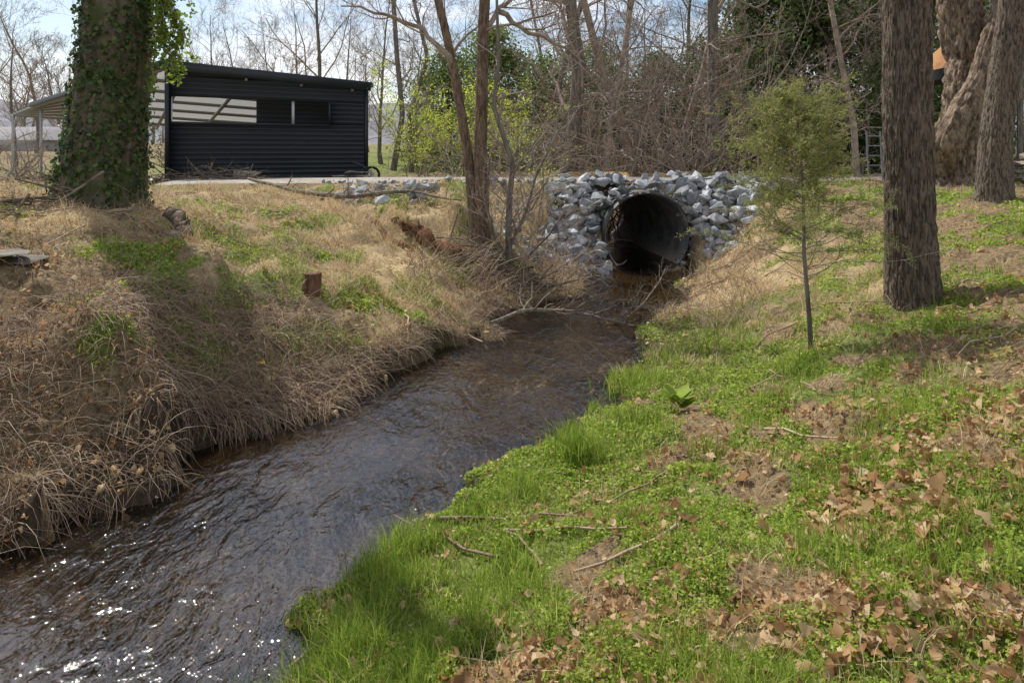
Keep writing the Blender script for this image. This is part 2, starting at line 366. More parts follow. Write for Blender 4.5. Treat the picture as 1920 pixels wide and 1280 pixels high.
def rdir(n,up=0.):
    v=rng.normal(size=(n,3)); v/=np.linalg.norm(v,axis=1)[:,None]; v[:,2]+=up; return v
def leafcloud(pos,size,up=.4):
    n=len(pos); return place(QT,LEAF_Q,pos,frames(rdir(n,up),rng.uniform(0,6.28,n)),size*rng.uniform(.6,1.3,n))
M_bark=bark("bark_brown",(.05,.036,.027),(.20,.15,.11))
M_bark2=bark("bark_furrowed",(.016,.012,.010),(.19,.148,.11),(42,42,8),.02,None,(.42,.56))
M_barkg=bark("bark_grey",(.05,.042,.035),(.22,.19,.155),(14,14,2.5),.02)
M_twig=bark("bark_twig",(.14,.105,.082),(.37,.295,.235),(6,6,6),.005)
M_twigfar=bark("bark_twig_far",(.12,.10,.09),(.28,.235,.205),(6,6,6),.005)
M_syc=bark("bark_flaking",(.045,.030,.022),(.30,.22,.155),(12,12,5),.05,None,(.42,.58))
def treeobj(base,trunk,crown,label,cat="tree",name="bare_tree",mt=None,mc=None,extra=None,group=None):
    e=put(name,None,label=label,category=cat,group=group); e.location=base
    for nm,me,mat in ([("trunk",trunk,mt or M_bark),("crown",crown,mc or M_twig)]+(extra or [])):
        if me is None: continue
        put(nm,me,mat,parent=e); me.transform(Matrix.Translation(Vector(-np.asarray(base))))
    return e
def basept(px,py,z):
    Y=(EYE-z)*FP/(py-HZ); return W(px,py,Y)
def template(seed,Ht,r0,cfg):
    r=np.random.default_rng(seed); tk=Tubes(); cr=Tubes(); tips=[]
    n=12; P=[np.array([0,0,-.2])]; d=np.array([r.normal(0,.05),r.normal(0,.05),1.])
    for i in range(n): d=nrm(d+np.array([*r.normal(0,.08,2),.06])); P.append(P[-1]+d*Ht/n)
    P=np.array(P); R=r0*np.linspace(1,.12,n+1); R[0]*=1.35
    tk.add(P,R,10)
    children(cr,r,P,R,Ht*.85,1,cfg,tips,.18,cfg['nch'][0])
    return tk,cr,np.array(tips)
tmpl=[template(s,h,r0,dict(CFG,nch=[16,7,5,3],rmin=.006,cr=(.3,.5))) for s,h,r0 in [(1,10,.12),(2,12,.14),(3,9,.10),(4,13,.16)]]
tm=[(t.mesh("bare_tree_trunk"),c.mesh("bare_tree_crown")) for t,c,_ in tmpl]
def instance(k,x,y,s,rot,label,group):
    e=put("bare_tree",None,label=label,category="tree",group=group); e.location=(x,y,h1_(x,y)-.05)
    e.scale=(s,s,s*random.uniform(.9,1.15)); e.rotation_euler=(random.uniform(-.08,.08),random.uniform(-.08,.08),rot)
    for nm,me,mat in (("trunk",tm[k][0],M_barkg),("crown",tm[k][1],M_twig)): put(nm,me,mat,parent=e)
spots=[]
for px,Y,s in [(400,42,.95),(455,52,.9),(525,46,1.),(600,40,1.0),(655,50,1.),(715,36,.85),(330,55,.9),(250,48,.9),(30,34,.8),(-40,30,.8),(110,40,.8),(70,50,.9),(690,60,1.1),(560,62,1.1),(480,70,1.1),
              (830,38,.95),(900,32,.85),(1040,36,1.),(1220,30,.8),(1290,36,1.),(1400,27,.8),(1520,21,.6),(1610,20,.6),(1690,30,.9),(1800,26,1.),(1900,24,.9),(1980,30,1.),(1170,45,1.1),(780,48,1.)]:
    spots.append(((px-960)*Y/FP,Y,s))
for i,(x,y,s) in enumerate(spots): instance(i%4,x,y,s,random.uniform(0,6.28),"leafless grey hardwood tree on the meadow edge" if x<-3 else "leafless tree with tangled twigs in the woods","bare trees beyond the drive")
lt,lc,_=template(11,9,.16,dict(CFG,nch=[14,6,5],max=3,rmin=.018,lr=.5,cr=(.3,.5))); LV=np.concatenate(lt.V+lc.V); LF=np.concatenate(lt.F+[f+lt.o for f in lc.F])
parts=[]
for i in range(95):
    y=random.uniform(62,125); x=(random.uniform(-.95,.95) if i<75 else random.uniform(-.95,-.5))*y; s=random.uniform(.6,1.2); a=random.uniform(0,6.28)
    v=LV*s; v=np.stack([v[:,0]*math.cos(a)-v[:,1]*math.sin(a)+x,v[:,0]*math.sin(a)+v[:,1]*math.cos(a)+y,v[:,2]+h1_(x,y)],1); parts.append((v,[LF]))
v,p=merge(parts); put("distant_woodland",make_mesh("distant_woodland",v,p,True),M_twigfar,label="leafless hazy woodland beyond the meadow",category="woodland",kind="stuff")
hx=np.linspace(-500,500,200); hy=np.linspace(170,420,60); HXX,HYY=np.meshgrid(hx,hy)
HZZ=2+sst(170,330,HYY)*(14+18*fbm(HXX*.006+3,HYY*.006,3))+fbm(HXX*.12,HYY*.12,3)*6*sst(170,200,HYY)-3
hi=np.arange(HXX.size).reshape(HXX.shape); HQ=np.stack([hi[:-1,:-1],hi[:-1,1:],hi[1:,1:],hi[1:,:-1]],-1).reshape(-1,4)
b=NB("hill_woods"); c=b.ramp(b.noise(b.pos(),.25,6,.7),[(.3,(.14,.14,.16)),(.5,(.21,.20,.21)),(.7,(.26,.27,.24))])
put("hills",make_mesh("hills",np.stack([HXX.ravel(),HYY.ravel(),HZZ.ravel()],1),[HQ],True),b.fin(c,1),label="wooded winter hills on the horizon",category="hills",kind="structure")
# ---------------------------------------------------------------- ivy tree
def upper(P,R,seed,n,L,cfg=CFG,start=.45):
    T=Tubes(); r=np.random.default_rng(seed)
    children(T,r,P,R,L,1,cfg,[],start,n); return T
UC=dict(CFG,nch=[9,4,3,2],rmin=.006,cr=(.3,.5),rmax=.11)
ib=W(192,378,8.5)
path=[W(180,470,8.5),W(186,380,8.5),W(200,250,8.5),W(216,100,8.5),W(228,-60,8.5),W(220,-350,8.5),W(230,-800,8.5)]
hv,hq,hp,hr=hero(path,[.56,.50,.415,.39,.38,.24,.10],64,180,.035,8,3,3,flare=.3,flare_h=.35)
cr=upper(hp[::8],hr[::8],5,5,4.5,UC,.82)
n=9500; ti=rng.integers(0,140,n); ai=rng.integers(0,64,n); V3=hv.reshape(180,64,3)
pp=V3[ti,ai]; ctr=hp[ti]; out=pp-ctr; out/=np.linalg.norm(out,axis=1)[:,None]
dens=vn(out[:,0]*2.5+4,out[:,1]*2.5+4,pp[:,2]*2.2); k=(dens>.42)|(rng.random(n)<.22)
pp=pp[k]+out[k]*(rng.random(k.sum())**2*.09)[:,None]; nn=out[k]+rng.normal(0,.55,(k.sum(),3))+np.array([0,0,.3])
ivy=place(leafT(len(pp),.1,.42),LEAF_P,pp,frames(nn,rng.uniform(0,6.28,len(pp))),rng.uniform(.03,.07,len(pp)))
M_ivy=veg("ivy_leaves",[(0,(.015,.028,.008)),(.4,(.04,.075,.018)),(.7,(.09,.14,.03)),(1,(.18,.24,.06))],.3,rough=.4)
vt=Tubes(); sp=[]
for i in range(30):
    a=W(random.uniform(275,296),random.uniform(-120,60),8.45); P=[a]; d=np.array([random.uniform(.3,1),random.uniform(-.6,.3),random.uniform(-.3,.5)])
    for j in range(9): d=nrm(d+np.array([random.gauss(0,.15),random.gauss(0,.15),-.33])); P.append(P[-1]+d*random.uniform(.06,.115))
    P=np.array(P); vt.add(P,np.linspace(.008,.003,10),3)
    sp.append(np.repeat(P[2:],8,0))
sp=np.concatenate(sp); sp=sp+rng.normal(0,.035,sp.shape)
spv=place(leafT(len(sp),.08,.4),LEAF_P,sp,frames(rdir(len(sp),.5),rng.uniform(0,6.28,len(sp))),rng.uniform(.03,.065,len(sp)))
M_spray=veg("ivy_spray_leaves",[(0,(.08,.14,.02)),(.5,(.2,.28,.04)),(1,(.34,.42,.08))],.5)
treeobj(ib,make_mesh("ivy_trunk",hv,[hq],True),cr.mesh("ivy_tree_crown"),"thick leaning trunk wrapped in climbing ivy on the bank",name="ivy_covered_tree",mt=bark("bark_mossy",(.03,.024,.018),(.17,.13,.095),(14,14,2.5),.03,(.06,.085,.025)),
  extra=[("ivy",make_mesh("ivy",*ivy),M_ivy),("hanging_vine_leaves",make_mesh("ivy_spray",*spv),M_spray),("hanging_vine_stem",vt.mesh("vine_stem"),M_twig)])
# right furrowed tree
rb=basept(1705,567,.74); Yr=rb[1]; rr=Yr/FP
path=[W(1713,640,Yr),W(1711,560,Yr),W(1706,400,Yr),W(1700,200,Yr),W(1700,0,Yr),W(1705,-400,Yr),W(1690,-1100,Yr),W(1700,-1900,Yr)]
hv,hq,hp,hr=hero(path,[50*rr,46*rr,42*rr,40*rr,39*rr,32*rr,20*rr,8*rr],230,800,.026,34,5.5,9,flare=.5,flare_h=.2)
cr=upper(hp[::14],hr[::14],8,6,6.,UC,.72)
treeobj(rb,make_mesh("ridged_trunk",hv,[hq],True),cr.mesh("ridged_crown"),"straight hardwood trunk with deeply furrowed bark on grassy slope",name="furrowed_bark_tree",mt=M_bark2)
b2=basept(1862,372,1.5); Y2=b2[1]; r2=Y2/FP
path=[W(1862,400,Y2),W(1863,360,Y2),W(1868,250,Y2),W(1885,120,Y2),W(1900,0,Y2),W(1915,-300,Y2),W(1930,-900,Y2)]
hv,hq,hp,hr=hero(path,[33*r2,30*r2,26*r2,25*r2,23*r2,18*r2,8*r2],140,460,.02,24,5,19,flare=.35,flare_h=.2)
cr=upper(hp[::12],hr[::12],18,6,5.,UC,.78)
treeobj(b2,make_mesh("slim_trunk",hv,[hq],True),cr.mesh("slim_crown"),"slightly leaning furrowed trunk beside the old gnarled tree",name="leaning_tree",mt=M_bark2)
# gnarled old tree
Yg=12.6; rg=Yg/FP; gb=W(1805,345,Yg)
hv1=hero([W(1796,380,Yg),W(1794,330,Yg),W(1796,260,Yg),W(1806,210,Yg),W(1812,120,Yg+.3),W(1800,30,Yg+.4),W(1790,-60,Yg+.5),W(1780,-400,Yg+.5)],[50*rg,46*rg,43*rg,31*rg,31*rg,35*rg,30*rg,11*rg],120,260,.13,9,3.0,29,flare=.35,flare_h=.5)
hv2=hero([W(1768,320,Yg-.1),W(1776,270,Yg-.35),W(1804,212,Yg-.4),W(1834,155,Yg-.4),W(1852,85,Yg-.3),W(1878,20,Yg-.2),W(1930,-60,Yg),W(1990,-300,Yg)],[22*rg,25*rg,22*rg,17*rg,14*rg,14*rg,12*rg,5*rg],60,190,.06,9,3,39)
v,p=merge([(hv1[0],[hv1[1]]),(hv2[0],[hv2[1]])])
cr=upper(hv1[2][::10],hv1[3][::10],28,7,4.5,UC,.8)
treeobj(gb,make_mesh("gnarled_trunk",v,p,True),cr.mesh("gnarled_crown"),"massive gnarled hollow tree with twisted forked limb",name="gnarled_old_tree",mt=M_syc)
# centre twin-stem tree
Yc=11.07; rc=Yc/FP; cb=W(903,470,Yc)
pa=[W(907,500,Yc),W(906,440,Yc),W(901,300,Yc),W(903,180,Yc),W(906,60,Yc),W(912,-60,Yc),W(930,-400,Yc),W(935,-900,Yc)]
pb=[W(893,500,Yc),W(890,430,Yc+.05),W(879,300,Yc+.1),W(860,180,Yc+.15),W(838,70,Yc+.2),W(812,-40,Yc+.2),W(770,-350,Yc+.2),W(740,-800,Yc+.2)]
h1=hero(pa,[16*rc,13*rc,11.5*rc,11*rc,10.5*rc,10*rc,6*rc,2.5*rc],44,340,.008,10,5,49,flare=.3,flare_h=.2)
h2=hero(pb,[14*rc,11*rc,9*rc,8.5*rc,8*rc,7.5*rc,5*rc,2.5*rc],44,340,.008,10,5,59,flare=.3,flare_h=.2)
T=Tubes(); r=np.random.default_rng(3); tips=[]
cf=dict(CFG,nch=[9,4,4,2],rmin=.0045,cr=(.3,.5),rmax=.05)
for (PP,R0) in [([W(848,130,Yc+.2),W(815,70,Yc+.1),W(745,32,Yc),W(690,22,Yc-.2),W(640,12,Yc-.2)],.05),([W(905,60,Yc),W(960,-10,Yc+.1),W(1000,-60,Yc+.2)],.05),
                ([W(912,20,Yc),W(880,-30,Yc),W(860,-100,Yc)],.04),([W(930,20,Yc+.1),W(985,60,Yc+.2),W(1050,85,Yc+.3),W(1100,120,Yc+.4)],.05)]:
    P=np.array(PP); t=np.linspace(0,1,12); s=np.linspace(0,1,len(P)); P=np.stack([np.interp(t,s,P[:,i]) for i in range(3)],1); P[1:-1]+=r.normal(0,.03,(10,3)); R=np.linspace(R0,.012,12)
    T.add(P,R,8); children(T,r,P,R,1.6,2,cf,tips,.25,8)
for h in (h1,h2): children(T,r,h[2][::10],h[3][::10],3.4,1,cf,tips,.52,6)
for h in (h1,h2):
    children(T,r,h[2][4:60:6],h[3][4:60:6]*.15,1.7,3,dict(cf,rmin=.003,lift=.5,ang=(20,60)),tips,.0,9)
v,p=merge([(h1[0],[h1[1]]),(h2[0],[h2[1]])])
treeobj(cb,make_mesh("twin_trunk",v,p,True),T.mesh("twin_crown"),"twin-stemmed brown tree standing on the creek bank",name="twin_stem_tree",mt=bark("bark_warm",(.045,.028,.02),(.23,.16,.11),(26,26,6),.02,None,(.4,.6)))
# thin grey sapling
Ys=10.85; sb=W(955,515,Ys)
T=Tubes(); K=Tubes(); r=np.random.default_rng(12); tips=[]
P=np.array([W(957,540,Ys),W(953,450,Ys),W(955,370,Ys),W(962,310,Ys),W(942,250,Ys),W(925,200,Ys),W(935,120,Ys),W(930,-50,Ys)]); R=np.array([.07,.055,.048,.043,.038,.034,.03,.018])
K.add(P,R,10); P2=np.array([W(953,470,Ys),W(985,400,Ys+.1),W(1005,330,Ys),W(1040,260,Ys),W(1075,190,Ys)]); K.add(P2,np.linspace(.032,.01,5),7)
P3=np.array([W(950,480,Ys),W(925,440,Ys-.1),W(912,380,Ys-.1),W(918,300,Ys-.2)]); K.add(P3,np.linspace(.025,.01,4),6)
P4=np.array([W(958,520,Ys),W(1000,470,Ys-.2),W(1030,440,Ys-.4),W(1060,395,Ys-.5)]); K.add(P4,np.linspace(.02,.007,4),6)
for PP,RR in ((P,R),(P2,np.linspace(.032,.01,5)),(P3,np.linspace(.025,.01,4)),(P4,np.linspace(.02,.007,4))): children(T,r,PP,RR,1.8,2,dict(CFG,nch=[9,6,5,3],rmin=.0028,wob=.2),tips,.05,18)
treeobj(sb,K.mesh("sapling_trunk"),T.mesh("sapling_crown"),"thin grey crooked sapling leaning over the creek",name="bare_sapling",mt=M_barkg)
SC={**CFG,'nch':[9,6,5,3],'rmin':.006,'wob':.24,'cr':(.25,.5),'rmax':.08,'ang':(35,85),'lift':.02,'up':0.0}
def simple_tree(px,pyb,Y,w,lean,label,seed,L=4,nch=12,start=.2,mt=None):
    q=W(px,pyb,Y); k=Y/FP; r=np.random.default_rng(seed)
    ys=[pyb+15,pyb-90,pyb-200,pyb-330,pyb-550,pyb-800]; P=np.array([W(px+lean*(pyb-yy)/300+r.normal(0,9),yy,Y) for yy in ys]); 
    h=hero(P,np.array([1.05,.9,.82,.72,.5,.2])*w/2*k,24,110,.012,5,2,seed,flare=.3,flare_h=.3)
    T=Tubes(); children(T,r,h[2][::8],h[3][::8],L,1,SC,[],start,nch)
    treeobj(q,make_mesh("wood_trunk",h[0],[h[1]],True),T.mesh("wood_crown"),label,mt=mt or M_barkg)
simple_tree(1337,330,20,26,0,"tall straight grey trunk beyond the drive",71,4.5,14,.3)
simple_tree(1075,325,19.5,30,8,"tall grey-brown trunk with twisting limbs",72,5,16,.2)
simple_tree(1190,328,21,18,-90,"leaning bare tree with tangled drooping limbs",73,6,22,.1,M_twig)
simple_tree(1260,330,22,15,80,"crooked bare tree in the thicket",74,6,22,.1,M_twig)
simple_tree(1000,328,23,13,80,"slanting bare tree among the thicket",75,6,16,.15)
simple_tree(742,305,26,11,-10,"slender bare tree beside the black shed",76,4,14,.2)
simple_tree(768,308,27,9,15,"slender dark trunk beside the meadow",77,4,12,.2)
simple_tree(1610,330,17,12,-40,"thin bare tree with pale twigs near the ladder",78,4,16,.15,M_twig)
simple_tree(1130,328,18.5,12,60,"thin bare tree tangled with twigs",80,5,22,.12,M_twig)
def shrub(x,y,n,L,seed,name,label,budmat,bud,bn,cfgx={},mt=None,sp=.6):
    r=np.random.default_rng(seed); T=Tubes(); tips=[]; z=h1_(x,y)
    c=dict(seg=[5,6,4,3],wob=.2,up=.0,nch=[4,5,4],lr=.5,ang=(20,60),rmin=.0045,max=3); c.update(cfgx)
    for i in range(n):
        d=nrm(np.array([r.normal(0,sp),r.normal(0,sp),1.])); grow(T,r,np.array([x+r.normal(0,.25),y+r.normal(0,.25),z-.05]),d,L*r.uniform(.6,1.1),.022,1,c,tips)
    e=put(name,None,label=label,category="shrub"); e.location=(x,y,z); Mx=Matrix.Translation((-x,-y,-z))
    me=T.mesh(name+"_stems"); me.transform(Mx); put("stems",me,mt or M_twig,parent=e)
    if budmat:
        tp=np.array(tips); tp=tp[r.integers(0,len(tp),bn)]+r.normal(0,.06,(bn,3)); lv=leafcloud(tp,bud,.3); me=make_mesh(name+"_leaves",*lv); me.transform(Mx); put("leaves",me,budmat,parent=e)
M_red=veg("red_buds",[(0,(.30,.08,.04)),(1,(.5,.2,.12))],.3)
M_lime=veg("lime_leaves",[(0,(.28,.36,.02)),(.5,(.48,.56,.04)),(1,(.64,.68,.13))],.55)
for i,(px,Y) in enumerate([(1120,18.6),(1190,19.2),(1260,18.8),(1030,19.5),(1310,19.6),(1390,19),(1440,20.5),(1090,20.5),(1230,20.5),(1160,18.2),(1290,18.2),(1060,22),(1150,22),(1210,21.5),(1340,21.5),(980,21)]):
    shrub((px-960)*Y/FP,Y,11,5.2 if i<11 else 6.5,100+i,"bare_shrub","bare arching shrub with small red buds",M_red,.05,260,dict(up=-.10,nch=[4,6,4]),None,.7)
shrub((850-960)*17.5/FP,18.3,8,3.1,120,"leafing_shrub","shrub with fresh yellow-green spring leaves",M_lime,.06,3000)
shrub((795-960)*20/FP,20.,8,3.1,121,"leafing_shrub","shrub with fresh yellow-green spring leaves",M_lime,.06,2600)
shrub((930-960)*18/FP,18.,7,2.4,124,"leafing_shrub","shrub with fresh yellow-green spring leaves",M_lime,.05,1500)
shrub((1000-960)*13.6/FP,13.3,7,1.4,122,"leafing_shrub","small sprouting bush beside the culvert rocks",M_lime,.035,500)
shrub((300-960)*20/FP,21,9,2.2,123,"dry_shrub","pale dry shrub beside the open shed",veg("pale_leaves",[(0,(.25,.2,.12)),(1,(.45,.4,.25))]),.06,900)
shrub(-11.5,15.5,9,2.0,125,"bare_shrub","bare twiggy shrub near the lean-to",None,0,0)
shrub(-13.5,19,9,2.4,126,"bare_shrub","bare twiggy shrub near the lean-to",None,0,0)
# evergreens
def evergreen(seed,Ht,Rd,n,size,narrow=.5):
    r=np.random.default_rng(seed); nc=80
    zc=r.uniform(.02,1,nc); ang=r.uniform(0,6.28,nc); rad=Rd*np.sqrt(np.clip(1-(zc*1.02-.25)**2/.62,0.03,1))*r.uniform(.35,1.1,nc)*(1-narrow*zc)
    cc=np.stack([np.cos(ang)*rad,np.sin(ang)*rad,zc*Ht],1); k=r.integers(0,nc,n); sc=r.uniform(.22,.55,nc)[k]*Rd*.4
    p=cc[k]+r.normal(size=(n,3))*sc[:,None]*np.array([1,1,.7]); p[:,2]=np.maximum(p[:,2],.05)
    T=Tubes(); T.add(np.array([[0,0,-.2],[.05,0,Ht*.4],[0,.05,Ht*.9]]),[.16,.11,.03],8)
    B=Tubes()
    for c_ in cc[::2]: B.add(np.array([[0,0,max(.1,c_[2]-.8)],c_*.6+np.array([0,0,-.1]),c_]),[.04,.02,.008],4)
    v,pl=leafcloud(p,size,.5); return T.mesh("evergreen_trunk"),make_mesh("evergreen_foliage",v,pl),B.mesh("evergreen_branch")
M_eg=veg("evergreen_leaves",[(0,(.04,.06,.015)),(.4,(.12,.165,.04)),(.7,(.22,.28,.065)),(1,(.36,.40,.11))],.45,nscale=.8)
M_eg2=veg("dark_evergreen_leaves",[(0,(.03,.05,.016)),(.5,(.08,.12,.035)),(.8,(.17,.22,.065)),(1,(.30,.34,.11))],.45,nscale=.8)
eg=[evergreen(1,7.5,2.3,13000,.15,.45),evergreen(2,9.5,2.4,17000,.17,.35),evergreen(3,6,2.5,12000,.14,.3)]
for i,(px,Y,k,s,m_,lab) in enumerate([(840,30,2,.9,0,"rounded olive-green evergreen behind the shrubs"),(930,27,0,.9,0,"sunlit olive evergreen tree"),(1015,30,2,1.05,0,"broad evergreen in the thicket"),(1110,32,2,.95,0,"green evergreen behind bare limbs"),
     (1230,33,2,.9,1,"dark evergreen behind bare limbs"),(1330,32,2,1.0,1,"dark evergreen behind bare limbs"),(1410,27,2,1.05,1,"dark evergreen behind bare limbs"),(1475,24,1,1.0,1,"tall dark evergreen with hanging foliage"),(1560,22,1,1.05,1,"tall dark evergreen with hanging foliage"),(1640,24,1,1.2,1,"tall dark evergreen with hanging foliage"),(1740,28,0,1.1,0,"sunlit evergreen beyond the canopy"),(1880,29,1,1.,1,"dark evergreen beyond the canopy")]):
    x=(px-960)*Y/FP; e=put("evergreen_tree",None,label=lab,category="tree",group="evergreens in the woods"); e.location=(x,Y,h1_(x,Y)); e.scale=(s,s,s); e.rotation_euler=(0,0,i*1.3)
    put("trunk",eg[k][0],M_bark,parent=e); 
    o=put("foliage",eg[k][1],M_eg,parent=e)
    if m_: o.material_slots[0].link='OBJECT'; o.material_slots[0].material=M_eg2
    put("branches",eg[k][2],M_bark,parent=e)
T=Tubes(); lp=[]
for i in range(260):
    Y=random.uniform(22.5,25); px=random.uniform(1090,1480); x=(px-960)*Y/FP; z=1.35; h=random.uniform(1.4,3.4); d=np.array([random.gauss(0,.08),random.gauss(0,.08),1]); P=np.array([[x,Y,z],[x,Y,z]+d*h*.5,[x,Y,z]+d*h+np.array([random.gauss(0,.3),0,-.1])]); T.add(P,[.022,.018,.006],4)
    for j in range(16): t=random.uniform(.25,1); lp.append(P[0]+(P[2]-P[0])*t+rng.normal(0,.22,3))
v1=(np.concatenate(T.V),[np.concatenate(T.F)])
lv=place(QT*np.array([1,.3,1]),LEAF_Q,np.array(lp),frames(rdir(len(lp),.3),rng.uniform(0,6.28,len(lp))),rng.uniform(.12,.24,len(lp)))
v,p=merge([v1,lv]); put("bamboo_thicket",make_mesh("bamboo_thicket",v,p),veg("bamboo",[(0,(.02,.03,.01)),(.6,(.06,.08,.02)),(1,(.16,.17,.06))],.3),label="dense dark bamboo thicket behind the drive",category="bamboo",kind="stuff")
# ---------------------------------------------------------------- culvert
cb_=Vector((2.65,13.4,.57)); L=5.3; axd=np.array([-.0995,.995,0]); lat=np.array([.995,.0995,0]); up=np.array([0,0,.97])
nr=220; ns=72; u=np.linspace(-.02,L,nr); a=np.arange(ns)*2*math.pi/ns
def ringset(R):
    return (u[:,None,None]*axd+R[:,None,None]*(np.cos(a)[None,:,None]*lat+np.sin(a)[None,:,None]*up)).reshape(-1,3)
Ro=.87+.02*np.sin(u*2*math.pi/.13); Ri=.84+.016*np.sin(u*2*math.pi/.13)
i=np.arange(nr*ns).reshape(nr,ns); j=np.roll(i,-1,1); q=np.stack([i[:-1],j[:-1],j[1:],i[1:]],-1).reshape(-1,4)
o1=ringset(Ro); o2=ringset(Ri); k=nr*ns
rim=np.stack([i[0],j[0],j[0]+k,i[0]+k],-1); rim2=np.stack([i[-1],j[-1],j[-1]+k,i[-1]+k],-1)
b=NB("culvert_plastic"); n_=b.noise(b.obj(),3,5); 
hz=b.n('ShaderNodeSeparateXYZ',i_0=b.obj()).outputs[2]
c=b.mix(b.ramp(n_,[(.4,0.),(.7,1.)]),(.09,.088,.085),(.21,.20,.185)); c=b.mix(b.ramp(b.math('ADD',hz,1.0),[(.45,.8),(.68,0.)]),c,(.28,.23,.17))
cul=put("culvert",None,label="large round black drainage pipe under the gravel drive",category="culvert"); cul.location=cb_
put("pipe_shell",make_mesh("pipe_shell",np.concatenate([o1,o2]),[q,q+k,rim,rim2],True),b.fin(c,.6,spec=.3),parent=cul)
# ---------------------------------------------------------------- rocks
b=NB("riprap_stone"); oi=b.n('ShaderNodeObjectInfo').outputs['Random']; n_=b.noise(b.pos(),14,6,.7); n2_=b.noise(b.pos(),70,3,.6)
c=b.ramp(n_,[(.3,(.18,.185,.195)),(.5,(.31,.32,.335)),(.72,(.51,.515,.525))]); c=b.mix(b.ramp(n2_,[(.55,0.),(.7,.5)]),c,(.60,.59,.58))
ic=b.mix(oi,(.38,.38,.39),(1.5,1.48,1.44)); mm=b.n('ShaderNodeMix',data_type='RGBA',blend_type='MULTIPLY'); mm.inputs[0].default_value=1; b.t.links.new(c,mm.inputs[6]); b.t.links.new(ic,mm.inputs[7])
M_rock=b.fin(mm.outputs[2],.85,b.bump(n_,.5,.03))
def rockmesh(seed):
    r=random.Random(seed); bm=bmesh.new()
    for i in range(12):
        v=Vector((r.gauss(0,1),r.gauss(0,1),r.gauss(0,1))).normalized()*r.uniform(.42,.6); bm.verts.new((v.x*1.2,v.y*.9,v.z*.68))
    res=bmesh.ops.convex_hull(bm,input=bm.verts); 
    bmesh.ops.delete(bm,geom=[g for g in res['geom_interior'] if isinstance(g,bmesh.types.BMVert)],context='VERTS')
    bmesh.ops.bevel(bm,geom=list(bm.edges),offset=.02,segments=1,affect='EDGES')
    me=bpy.data.meshes.new("rock"); bm.to_mesh(me); bm.free(); return me
rms=[rockmesh(i) for i in range(14)]
for m_ in rms: m_.materials.append(M_rock)
def support(x,y):
    z=h1_(x,y); v=abs(x-PC(y))
    if 13.4<y<14.15 and v<.9: z=max(z,.57+.97*math.sqrt(max(0,.81-v*v)))
    return z
rk=[]
def addrocks(n,fx,fy,smin,smax,stack=0.0):
    c=0;t=0
    while c<n and t<n*30:
        t+=1; x=fx();y=fy(); v=abs(x-PC(y)); 
        if v<.95 and y<13.5: continue
        if sdw(np.array([x]),np.array([y]))[0]<-.1 and y<13.4: continue
        rk.append((x,y,support(x,y)+random.uniform(0,stack),random.uniform(smin,smax))); c+=1
U=random.uniform
addrocks(85,lambda:U(.7,1.85),lambda:U(12.5,14.1),.17,.38,.12)
addrocks(105,lambda:U(3.35,5.2),lambda:U(12.9,14.4),.17,.38,.12)
addrocks(65,lambda:U(.8,4.9),lambda:U(13.75,14.5),.18,.36,.12)
addrocks(24,lambda:U(3.4,4.1),lambda:U(12.3,13.3),.15,.34,.05)
for s in (-1,1):
    for zz in np.linspace(0,1.35,9):
        for q_ in range(3):
            y=U(13.3,13.75); off=math.sqrt(max(0,.81-(zz-.58)**2))+U(.02,.34); rk.append((PC(y)+s*off,y,zz+U(-.05,.08),U(.17,.36)))
for t_ in np.linspace(.7,2.45,10):
    y=U(13.42,13.6); rk.append((PC(y)+.98*math.cos(t_),y,.57+.97*math.sin(t_),U(.17,.32)))
addrocks(40,lambda:U(-.1,1.9),lambda:U(11.4,13.0),.1,.3,.04)
addrocks(30,lambda:U(-3.2,-1.4),lambda:U(11.9,13.9),.12,.32,.1)
addrocks(14,lambda:U(-1.4,.4),lambda:U(13.2,14.2),.12,.26,.05)
rk.sort(key=lambda r_:-r_[3])
ind=rk[:300]; rest=rk[300:]
for i,(x,y,z,s) in enumerate(ind):
    o=put("riprap_rock",rms[i%14],label="angular blue-grey riprap stone on the culvert bank",category="rock",group="riprap stones around the culvert")
    o.location=(x,y,z+s*.12); o.scale=(s,s,s); o.rotation_euler=(U(-.8,.8),U(-.8,.8),U(0,6.28))
def smallrocks(name,pos,sz,label,mat=M_rock):
    parts=[]
    for j,m_ in enumerate(rms[:6]):
        vv=np.array([v.co[:] for v in m_.vertices]); ps={}
        for p_ in m_.polygons: ps.setdefault(len(p_.vertices),[]).append(list(p_.vertices))
        sel=np.arange(len(pos))%6==j
        if sel.sum(): parts.append(place(vv,[np.array(x) for x in ps.values()],pos[sel],frames(rdir(sel.sum(),.6),rng.uniform(0,6.28,sel.sum())),sz[sel]))
    v,p=merge(parts); return put(name,make_mesh(name,v,p),mat,label=label,category="stones",kind="stuff")
sp=[(x,y,z) for x,y,z,s in rest]; ss=[s for *_,s in rest]
for (n_,x0,x1,y0,y1) in [(350,.7,1.95,12.3,14.3),(380,3.3,5.4,12.7,14.4),(200,1.5,4.2,13.9,14.4),(160,-.3,1.5,11.2,13.4),(200,-3.3,-1.4,11.8,13.8),(250,-4,6,14.2,14.7)]:
    for i in range(n_):
        x=U(x0,x1);y=U(y0,y1);
        if abs(x-PC(y))<.95 and y<13.6: continue
        sp.append((x,y,support(x,y)+U(-.02,.04))); ss.append(U(.05,.14))
smallrocks("riprap_gravel",np.array(sp),np.array(ss),"small broken grey stones filling the riprap",veg("stone_chips",[(0,(.09,.09,.095)),(.5,(.24,.245,.25)),(1,(.48,.48,.48))],0))
n=3600; py=rng.uniform(2.2,13,n); px_=xl(py)+(xr(py)-xl(py))*rng.uniform(-.08,1.08,n); pz=H(px_,py)
